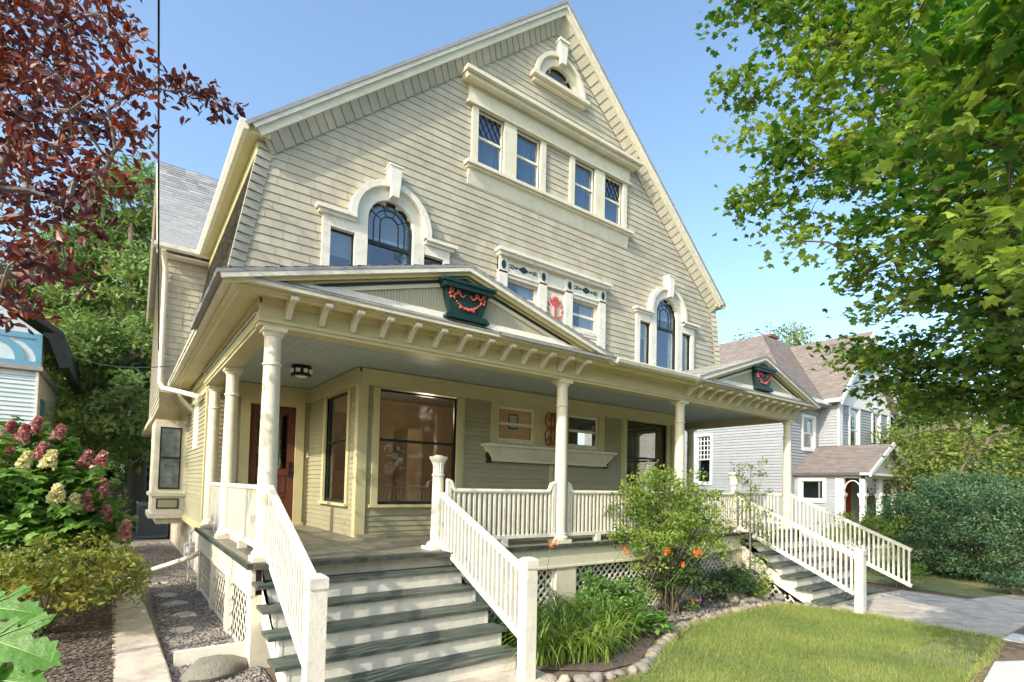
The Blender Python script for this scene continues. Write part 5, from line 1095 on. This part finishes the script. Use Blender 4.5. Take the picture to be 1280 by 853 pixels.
HYDF=[((-1.26,10.01,1.37),'hpink',(0.25,-0.2,0.9)),((-1.08,9.63,1.31),'hpink',(0.25,-0.2,0.9)),((-0.99,9.93,1.44),'hpink',(0.25,-0.2,0.9)),((-0.73,9.61,1.33),'hpink',(0.25,-0.2,0.9)),((-0.87,9.35,1.07),'hpink',(0.25,-0.2,0.9)),((-0.43,9.52,1.0),'hpink',(0.25,-0.2,0.9)),((-0.27,9.4,0.99),'hpink',(0.25,-0.2,0.9)),((-0.22,9.25,0.62),'hpink',(0.1,-0.3,0.9)),((-0.38,9.14,0.42),'hpink',(0.1,-0.3,0.9)),((-0.18,9.24,0.28),'hpink',(0.1,-0.3,0.9)),((0.04,9.08,0.07),'hpink',(0.1,-0.3,0.9)),((-1.2,9.48,0.99),'hpink',(0.25,-0.2,0.9)),((-1.0,9.2,0.94),'hcream',(0.25,-0.2,0.9)),((-0.77,9.16,0.97),'hcream',(0.25,-0.2,0.9)),((-1.09,9.17,0.56),'hcream',(0.1,-0.3,0.9)),((-0.64,8.82,0.55),'hcream',(0.1,-0.3,0.9)),((-0.49,9.09,0.42),'hcream',(0.1,-0.3,0.9))]
# maple, trunk beyond the right edge, limbs reaching over the lawn
tree('maple_tree','spreading green maple with long limbs overhanging from the right','tree',[(9.2,.9,gz(9.2)-.05),(9.1,.95,.6),(8.7,1.1,2.4),(8.0,1.1,3.5),(6.9,1.15,4.15),(6.5,1.5,4.7),(6.75,2.4,5.4)],MAPLE+LOWM+NEAR,.20,'maple','bark',MAPLE_T,.092,.43,92,bias=.85,flat=.5,seed=3,twig=.005,wig=.14,rmin=.006,exp=.6)
# purple-leaved plum
t=tree('purple_plum_tree','red and purple leaved tree with pale bare twigs at the left','tree',[(-1.35,6.9,-1.05),(-1.3,6.9,.5),(-1.2,6.85,2.0),(-1.05,6.8,3.2),(-.9,6.7,4.2)],RED+[(-.05,5.9,4.30),(.22,5.8,4.38),(.38,5.75,4.40),(.52,5.66,4.38)],.06,'plum','palebark',OVAL_T,.084,.23,54,bias=.1,flat=.9,seed=5,twig=.004,wig=.22,exp=.55)
# hemlock
tree('hemlock_tree','tall bushy green hemlock beyond the left side path','tree',[(.45,25.2,-1.1),(.42,25.3,2),(.2,25.8,5),(0,26,8),(-.1,26,11)],HEM,.30,'hem','bark',SPRAY,.34,.95,330,bias=.5,flat=.7,seed=7,twig=.012)
def ball(c,r,n,seed,zmin=None,flat=1.0):
    q=np.random.default_rng(seed); out=[]
    while len(out)<n:
        d=q.normal(size=3); d/=np.linalg.norm(d); s=q.random()**.45; p=(c[0]+d[0]*r*s,c[1]+d[1]*r*s,c[2]+d[2]*r*s*flat)
        if zmin is not None and p[2]<zmin: continue
        out.append(p)
    return out
def bgtree(x,y,r,h,lm,label,seed,tpl=LEAF4,ls=.22,n=34,nper=150,group=None,flat=1.15,name='leafy_tree',cr=None):
    b=gz(x); cz=b+h-r*flat
    cl=ball((x,y,cz),r*.85,n,seed,b+.6,flat)
    return tree(name,label,'tree',[(x,y,b-.05),(x+.1,y,b+h*.3),(x,y+.1,b+h*.55),(x,y,b+h*.7)],cl,.16+.02*h,lm,'bark',tpl,ls,cr or r*.36,nper,group,seed=seed,twig=.01,bias=.4)
bgtree(27.5,6.6,3.5,7.4,'yellowleaf','yellow-green sunlit tree behind the round blue-green shrub',21,ls=.20,n=46,nper=190)
bgtree(33.5,5.0,4.4,10.5,'yellowleaf','taller yellow-green tree at the far right edge of the view',22,ls=.24,n=40,nper=170)
bgtree(38,12.0,3.6,11.5,'darkleaf','dark tree rising just right of the neighbour porch',23,ls=.26,n=44,nper=170)
bgtree(31,9.6,2.6,6.6,'yellowleaf','bright leafy tree between the neighbour porch and the round shrub',29,ls=.2,n=36,nper=170)
bgtree(45,14,4.5,11,'darkleaf','dark tree standing behind the right-hand trees',24,ls=.32,n=36,nper=150)
bgtree(50,27.5,5,20.5,'yellowleaf','pale green treetop showing above the neighbour roof ridge',25,ls=.34,n=46,nper=150)
bgtree(-9,36,6,14,'darkleaf','dark green tree behind the blue house',26,ls=.34,n=40,nper=200)
bgtree(-2.8,33,4.5,13.5,'darkleaf','dark tree between the blue house and the hemlock',27,ls=.32,n=40,nper=200)
bgtree(-8.5,13.0,3.2,8.6,'darkleaf','broad dark tree, unseen beyond the left edge, placed to shade the house flank',30,ls=.2,n=60,nper=170,flat=1.3)  # unseen tree, put out of view so that its shade covers the flank
bgtree(1.8,36,4.5,12.5,'darkleaf','dark tree directly behind the hemlock',28,ls=.32,n=36,nper=180)
mb=MB(); P=np.stack([rng.uniform(-45,70,14000),rng.uniform(-38,-28,14000),rng.random(14000)**.7*12-1.5],1); leaves(mb,P,LEAF4[0],LEAF4[1],1.3,.3); o=raw('street_wood',mb,'darkleaf'); o['kind']='stuff'; o['label']='dark belt of trees across the street, mirrored in the windows'
# far wood closing the horizon on the right
mb=MB(); P=np.stack([rng.uniform(44,75,16000),rng.uniform(-30,30,16000),rng.random(16000)**.8*8-2.0],1); leaves(mb,P,LEAF4[0],LEAF4[1],.9,.4); o=raw('far_wood',mb,'darkleaf'); o['kind']='stuff'; o['label']='distant dark belt of trees'
mb=MB(); P=np.stack([rng.uniform(-25,6,9000),rng.uniform(39,46,9000),rng.random(9000)**.8*7-1.5],1); leaves(mb,P,LEAF4[0],LEAF4[1],.8,.4); o=raw('far_wood',mb,'darkleaf'); o['kind']='stuff'; o['label']='distant dark belt of trees behind the blue house'
# round shrub right
def shrub(name,label,c,r,h,lm,tpl,ls,n,nper,seed,stems=5,group=None,cat='shrub',cr=.3,bias=.5,sr=.02,sub=5,conc=.5,full=False):
    b=gz(c[0])+c[2]; t=thing(name,label,cat,(c[0],c[1],b),group); q=np.random.default_rng(seed); lf=MB(); wd=MB()
    for i in range(n):
        d=q.normal(size=3); d[2]=d[2] if full else abs(d[2])-.25; d/=np.linalg.norm(d); s=q.random()**conc; z=b+h*.5+d[2]*h*.5*s*1.05
        p=np.array([c[0]+d[0]*r*s,c[1]+d[1]*r*s,max(z,b+.08)])
        P,_s=cloud(p,cr*q.uniform(.7,1.2),nper,.8,sub); P[:,2]=np.maximum(P[:,2],b+.02)
        leaves(lf,P,tpl[0],tpl[1],ls,bias,np.clip(q.normal(.4,.25)+rng.normal(size=len(P))*.2,0,1))
        if i%2==0 or n<40: wd.tube([(c[0]+q.normal()*.05,c[1]+q.normal()*.05,b-.02),((c[0]*.6+p[0]*.4),(c[1]*.6+p[1]*.4),b+(p[2]-b)*.55),tuple(p)],[sr,sr*.6,sr*.25],5)
    obj('stems',wd,'bark' if sr>.01 else 'stem',t,True); obj('foliage',lf,lm,t); return t
shrub('rounded_yew','large rounded blue-green shrub beside the walkway on the right',(18.9,4.35,0),2.25,2.95,'yew',LEAF4,.085,190,230,31,cr=.42,bias=.2,conc=.3,full=True)
shrub('rounded_yew','second dense green shrub cut off by the right edge',(19.8,1.9,0),1.6,2.6,'yew',LEAF4,.085,90,200,32,cr=.42,bias=.2,conc=.3,full=True)
shrub('low_shrub','small yellow-green shrub left of the big rounded one',(17.2,6.6,0),.95,1.9,'shrubleaf',LEAF4,.085,44,120,33,cr=.3)
shrub('low_shrub','low yellow-green clump at the end of the right handrail',(14.9,4.95,0),.55,.62,'shrubleaf',LEAF4,.07,22,80,34,cr=.2)
shrub('low_shrub','low green clump in the dry bed at the right edge',(16.2,3.1,0),.6,.45,'yew',LEAF4,.07,20,80,35,cr=.2)
# rose of sharon in front of the porch
rs=shrub('flowering_shrub','tall airy green shrub with a few mauve flowers in front of the middle porch railing',(7.42,5.95,0),.98,2.62,'shrubleaf',OVAL_T,.058,150,70,36,cr=.22,bias=.3,sr=.012,conc=.5)
def flower(par,c,r,petals,m,name='flower',up=.4,cup=.35,w=.42,dirv=None):
    mb=MB(); c=Vector(c); ax=(Vector(dirv) if dirv else Vector((random.uniform(-.5,.2),-1,random.uniform(0,.8)))).normalized(); a=ax.orthogonal().normalized(); b=ax.cross(a)
    for k in range(petals):
        t=2*math.pi*k/petals; d=a*math.cos(t)+b*math.sin(t); s=ax.cross(d)
        P=[c,c+d*r*.5+s*r*w*.5+ax*r*cup*.6,c+d*r+ax*r*cup*.8,c+d*r*.5-s*r*w*.5+ax*r*cup*.6]; mb.add([tuple(p) for p in P]+[tuple(p-ax*.004) for p in P],[(0,1,2,3),(7,6,5,4)])
    return obj(name,mb,m,par)
mauve=mat('mauve_petal',(.55,.30,.50),.5,.1,9,transl=.3); M['mauve']=mauve
for p in ((7.75,5.45,.95),(7.25,5.3,.78),(7.7,5.35,.72)): flower(rs,p,.045,5,'mauve')
shrub('low_shrub','dark leafy clump spreading at the foot of the flowering shrub',(7.4,5.75,0),.6,1.1,'darkleaf',OVAL_T,.06,40,60,37,cr=.18)
shrub('low_shrub','low bluish shrub in front of the right lattice',(9.4,6.0,0),.65,.62,'yew',OVAL_T,.05,34,80,38,cr=.18)
shrub('low_shrub','low yellow-green shrub in front of the stones by the right stairs',(9.75,5.75,0),.35,.55,'shrubleaf',OVAL_T,.05,20,60,39,cr=.15)
# slender sapling by the right newel
cl=[(9.95+random.uniform(-.42,.42)*(1-abs(z-.3)*.5),5.9+random.uniform(-.35,.35),z) for z in np.linspace(-.8,1.45,52)]
tree('sapling','slender bare-stemmed sapling with sparse leaves in front of the right stair newel','sapling',[(9.95,5.9,gz(10)-.02),(9.97,5.9,-.4),(9.94,5.9,.3),(9.97,5.9,.9),(9.96,5.9,1.35)],cl,.016,'shrubleaf','palebark',OVAL_T,.055,.14,20,bias=.4,seed=8,twig=.002,wig=.1,rmin=.003)
# day lilies
def lilyclump(x,y,n,h,label,tint=0):
    b=gz(x)+.01; t=thing('daylily_clump',label,'daylily',(x,y,b),'daylily clumps beside the left stairs'); mb=MB()
    for i in range(n):
        a=random.uniform(0,6.283); L=h*random.uniform(.7,1.15); bx,by=x+random.gauss(0,.07),y+random.gauss(0,.07); out=L*random.uniform(.35,.85); w=random.uniform(.007,.012); mb.tone=min(1,max(0,random.gauss(.35+tint,.3)))
        da=a+math.pi/2; vs=[]
        for k in range(7):
            s=k/6; r=out*s**1.3; z=b+L*(1.5*s-.95*s*s*(.6+out/L)); ww=w*(1-s**2.5)+.0008; cx,cy=bx+r*math.cos(a),by+r*math.sin(a); vs+=[(cx-math.cos(da)*ww,cy-math.sin(da)*ww,max(z,b)+.003),(cx,cy,max(z,b)),(cx+math.cos(da)*ww,cy+math.sin(da)*ww,max(z,b)+.003)]
        mb.add(vs,[(3*k+j,3*k+j+1,3*k+j+4,3*k+j+3) for k in range(6) for j in (0,1)])
    obj('leaves',mb,'lily',t); return t
sp_=[(3.85,4.85),(4.15,4.75),(4.45,4.65),(4.75,4.75),(5.05,4.9),(4.1,5.25),(4.5,5.2),(4.9,5.3),(5.3,5.2),(5.55,5.45),(3.95,5.6),(4.4,5.7),(4.9,5.75),(5.35,5.8)]
desc=['daylily clump nearest the left stair newel','daylily clump second from the stair newel in the front row','arching daylily clump in the front row','daylily clump at the front curve of the bed','daylily clump at the right end of the front row','daylily clump behind the front row beside the stairs','daylily clump in the middle of the bed','dense daylily clump in the middle row','daylily clump at the right of the middle row','daylily clump beside the leafy shrub','tall daylily clump against the lattice by the stairs','tall daylily clump in the back row','back row daylily clump below the white pier','back row daylily clump nearest the leafy shrub']
lil=[lilyclump(x,y,72,.70+.12*(i>4),desc[i],.35 if i<5 else 0) for i,(x,y) in enumerate(sp_)]
def stalk(par,x,y,z,top,m='orange',n=3):
    mb=MB(); mb.tube([(x,y,gz(x)),(x+.02,y,(z+gz(x))/2),(top[0],top[1],top[2])],[.006,.005,.004],5); s=obj('flower_stalk',mb,'stem',par)
    for k in range(n):
        c=(top[0]+random.uniform(-.06,.06),top[1]+random.uniform(-.05,.05),top[2]+random.uniform(-.03,.05)); flower(s,c,.055,6,m,'blossom',cup=.9,w=.32)
    return s
stalk(lil[11],4.45,5.6,0,(4.55,5.55,.10),n=2); stalk(lil[12],5.3,5.5,0,(5.75,5.4,-.02),n=2); stalk(lil[13],6.3,5.4,0,(6.45,5.2,-.08),n=3); stalk(lil[13],6.9,5.4,0,(7.05,5.1,-.10),n=4); stalk(lil[9],6.6,5.3,0,(6.75,5.05,-.25),n=1)
# hosta-like plant and flowers in the bed
shrub('hosta','broad-leaved plant between the daylilies and the border stones',(5.95,5.15,0),.36,.42,'hyd',LEAF4,.16,16,16,40,cr=.14,bias=1.2,sr=.006,cat='plant')
hp=shrub('small_bedding_plant','low bedding plant with pink and yellow flowers among the stones',(7.75,5.62,0),.16,.25,'hyd',OVAL_T,.04,10,20,41,cr=.07,sr=.005,cat='plant')
for k in range(7): flower(hp,(7.72+random.uniform(-.12,.12),5.55,gz(7.7)+.2+random.uniform(0,.08)),.035,6,['hpink','orange','mauve'][k%3])
# ---- left garden: oakleaf hydrangea, russet shrub, big lobed leaves
hy=shrub('hydrangea','large hydrangea with pink and cream flower cones in the left bed',(-1.12,10.0,.08),1.12,2.35,'hyd',MAPLE_T,.15,115,50,42,cr=.28,bias=.9,sr=.014,conc=.35,cat='hydrangea')
def cone(c,r,L,m,tilt,par):
    mb=MB(); n=150; d=Vector(tilt).normalized(); a=d.orthogonal().normalized(); b=d.cross(a); P=[]
    for i in range(n):
        t=random.random()**.8; rr=r*(1-t*.72)*random.uniform(.75,1.05); an=random.uniform(0,6.283); P.append(Vector(c)+d*L*t+(a*math.cos(an)+b*math.sin(an))*rr)
    leaves(mb,np.array([tuple(p) for p in P]),[(-.5,-.5,0),(.5,-.5,.1),(.5,.5,0),(-.5,.5,.1)],[(0,1,2,3)],.042,.2); return obj('flower_cone',mb,m,par)
#px targets
for (p,m_,tl) in HYDF: cone(p,.085 if m_=='hpink' else .09,.24,m_,tl,hy)
ru=shrub('russet_shrub','low shrub with yellow-green and russet leaf tips in the left bed',(-.72,8.6,.08),.98,1.12,'russet',OVAL_T,.062,95,80,43,cr=.22,bias=.5,sr=.01,conc=.4)
shrub('dark_background_shrub','small dark shrub behind the hydrangea along the path',(-1.0,13.5,.08),.75,1.7,'yew',OVAL_T,.07,50,70,44,cr=.28)
shrub('dark_background_shrub','low dark shrub near the fence at the end of the path',(-1.1,17.5,.08),1.1,1.9,'darkleaf',OVAL_T,.09,50,80,45,cr=.35)
bl=thing('large_leaf_plant','bright green plant with very large lobed leaves at the lower left','plant',(-.42,2.35,-1.05))
BL=[(0,0),(-.12,.10),(-.16,.24),(-.04,.26),(.02,.38),(.12,.36),(.14,.26),(.20,.24),(.24,.40),(.34,.56),(.42,.52),(.50,.58),(.52,.44),(.46,.32),(.42,.22),(.52,.17),(.62,.26),(.72,.22),(.80,.27),(.84,.16),(.94,.13),(.97,.05),(1.06,.0)]
def bigleaf(c,ang,s,tilt,roll=0):
    mb=MB(); out=BL+[(x,-y) for x,y in BL[::-1][1:-1]]; n=len(out); Mx=Matrix.Translation(c)@Matrix.Rotation(ang,4,'Z')@Matrix.Rotation(tilt,4,'Y')@Matrix.Rotation(roll,4,'X')
    def h(x,y): return .10*abs(y)-.22*(x-.3)**2-.12*y*y+.012*math.sin(x*19)*abs(y)*3
    rings=[(1.0,out),(.66,out),(.33,out)]; vs=[]
    for f,_ in rings:
        for x,y in out: X,Y=.3+(x-.3)*f,y*f; vs.append(tuple(Mx@Vector((X*s,Y*s,h(X,Y)*s))))
    vs.append(tuple(Mx@Vector((.3*s,0,h(.3,0)*s)))); fs=[(r*n+i,r*n+(i+1)%n,(r+1)*n+(i+1)%n,(r+1)*n+i) for r in (0,1) for i in range(n)]+[(2*n+i,2*n+(i+1)%n,3*n) for i in range(n)]
    mb.tone=.5; mb.add(vs,fs); L=obj('leaf',mb,'bigleaf',bl,True)
    mb=MB()
    for (x,y) in ((1.0,0),(.52,.55),(.52,-.55),(.2,.48),(.2,-.48)):
        mb.tube([tuple(Mx@Vector((x*t*s,y*t*s,(h(x*t,y*t))*s+.003))) for t in np.linspace(0,.92,7)],[.0028*(1-t*.8) for t in np.linspace(0,1,7)],5)
    obj('veins',mb,mat('leaf_vein',(.22,.36,.10),.5,.05,9),L)
    mb=MB(); mb.tube([(-.42,2.35,-1.0),(c[0]*.5-.25,c[1]*.5+1.15,.0),tuple(c)],[.012,.008,.005],6); obj('stalk',mb,'stem',bl)
bigleaf(Vector((-.335,2.49,.445)),R(-33),.165,R(6),R(48)); bigleaf(Vector((-.30,2.33,.375)),R(-40),.215,R(16),R(50)); bigleaf(Vector((-.30,2.27,.27)),R(-36),.17,R(4),R(42)); bigleaf(Vector((-.46,2.55,.40)),R(150),.16,R(10),R(20))
shrub('low_shrub','leafy green ground plant at the foot of the lattice beside the daylilies',(5.9,5.85,0),.55,.75,'hyd',OVAL_T,.07,34,60,51,cr=.18)
shrub('low_shrub','airy pale green perennial in front of the white pier',(6.35,5.75,0),.4,.7,'shrubleaf',OVAL_T,.05,26,50,52,cr=.16)
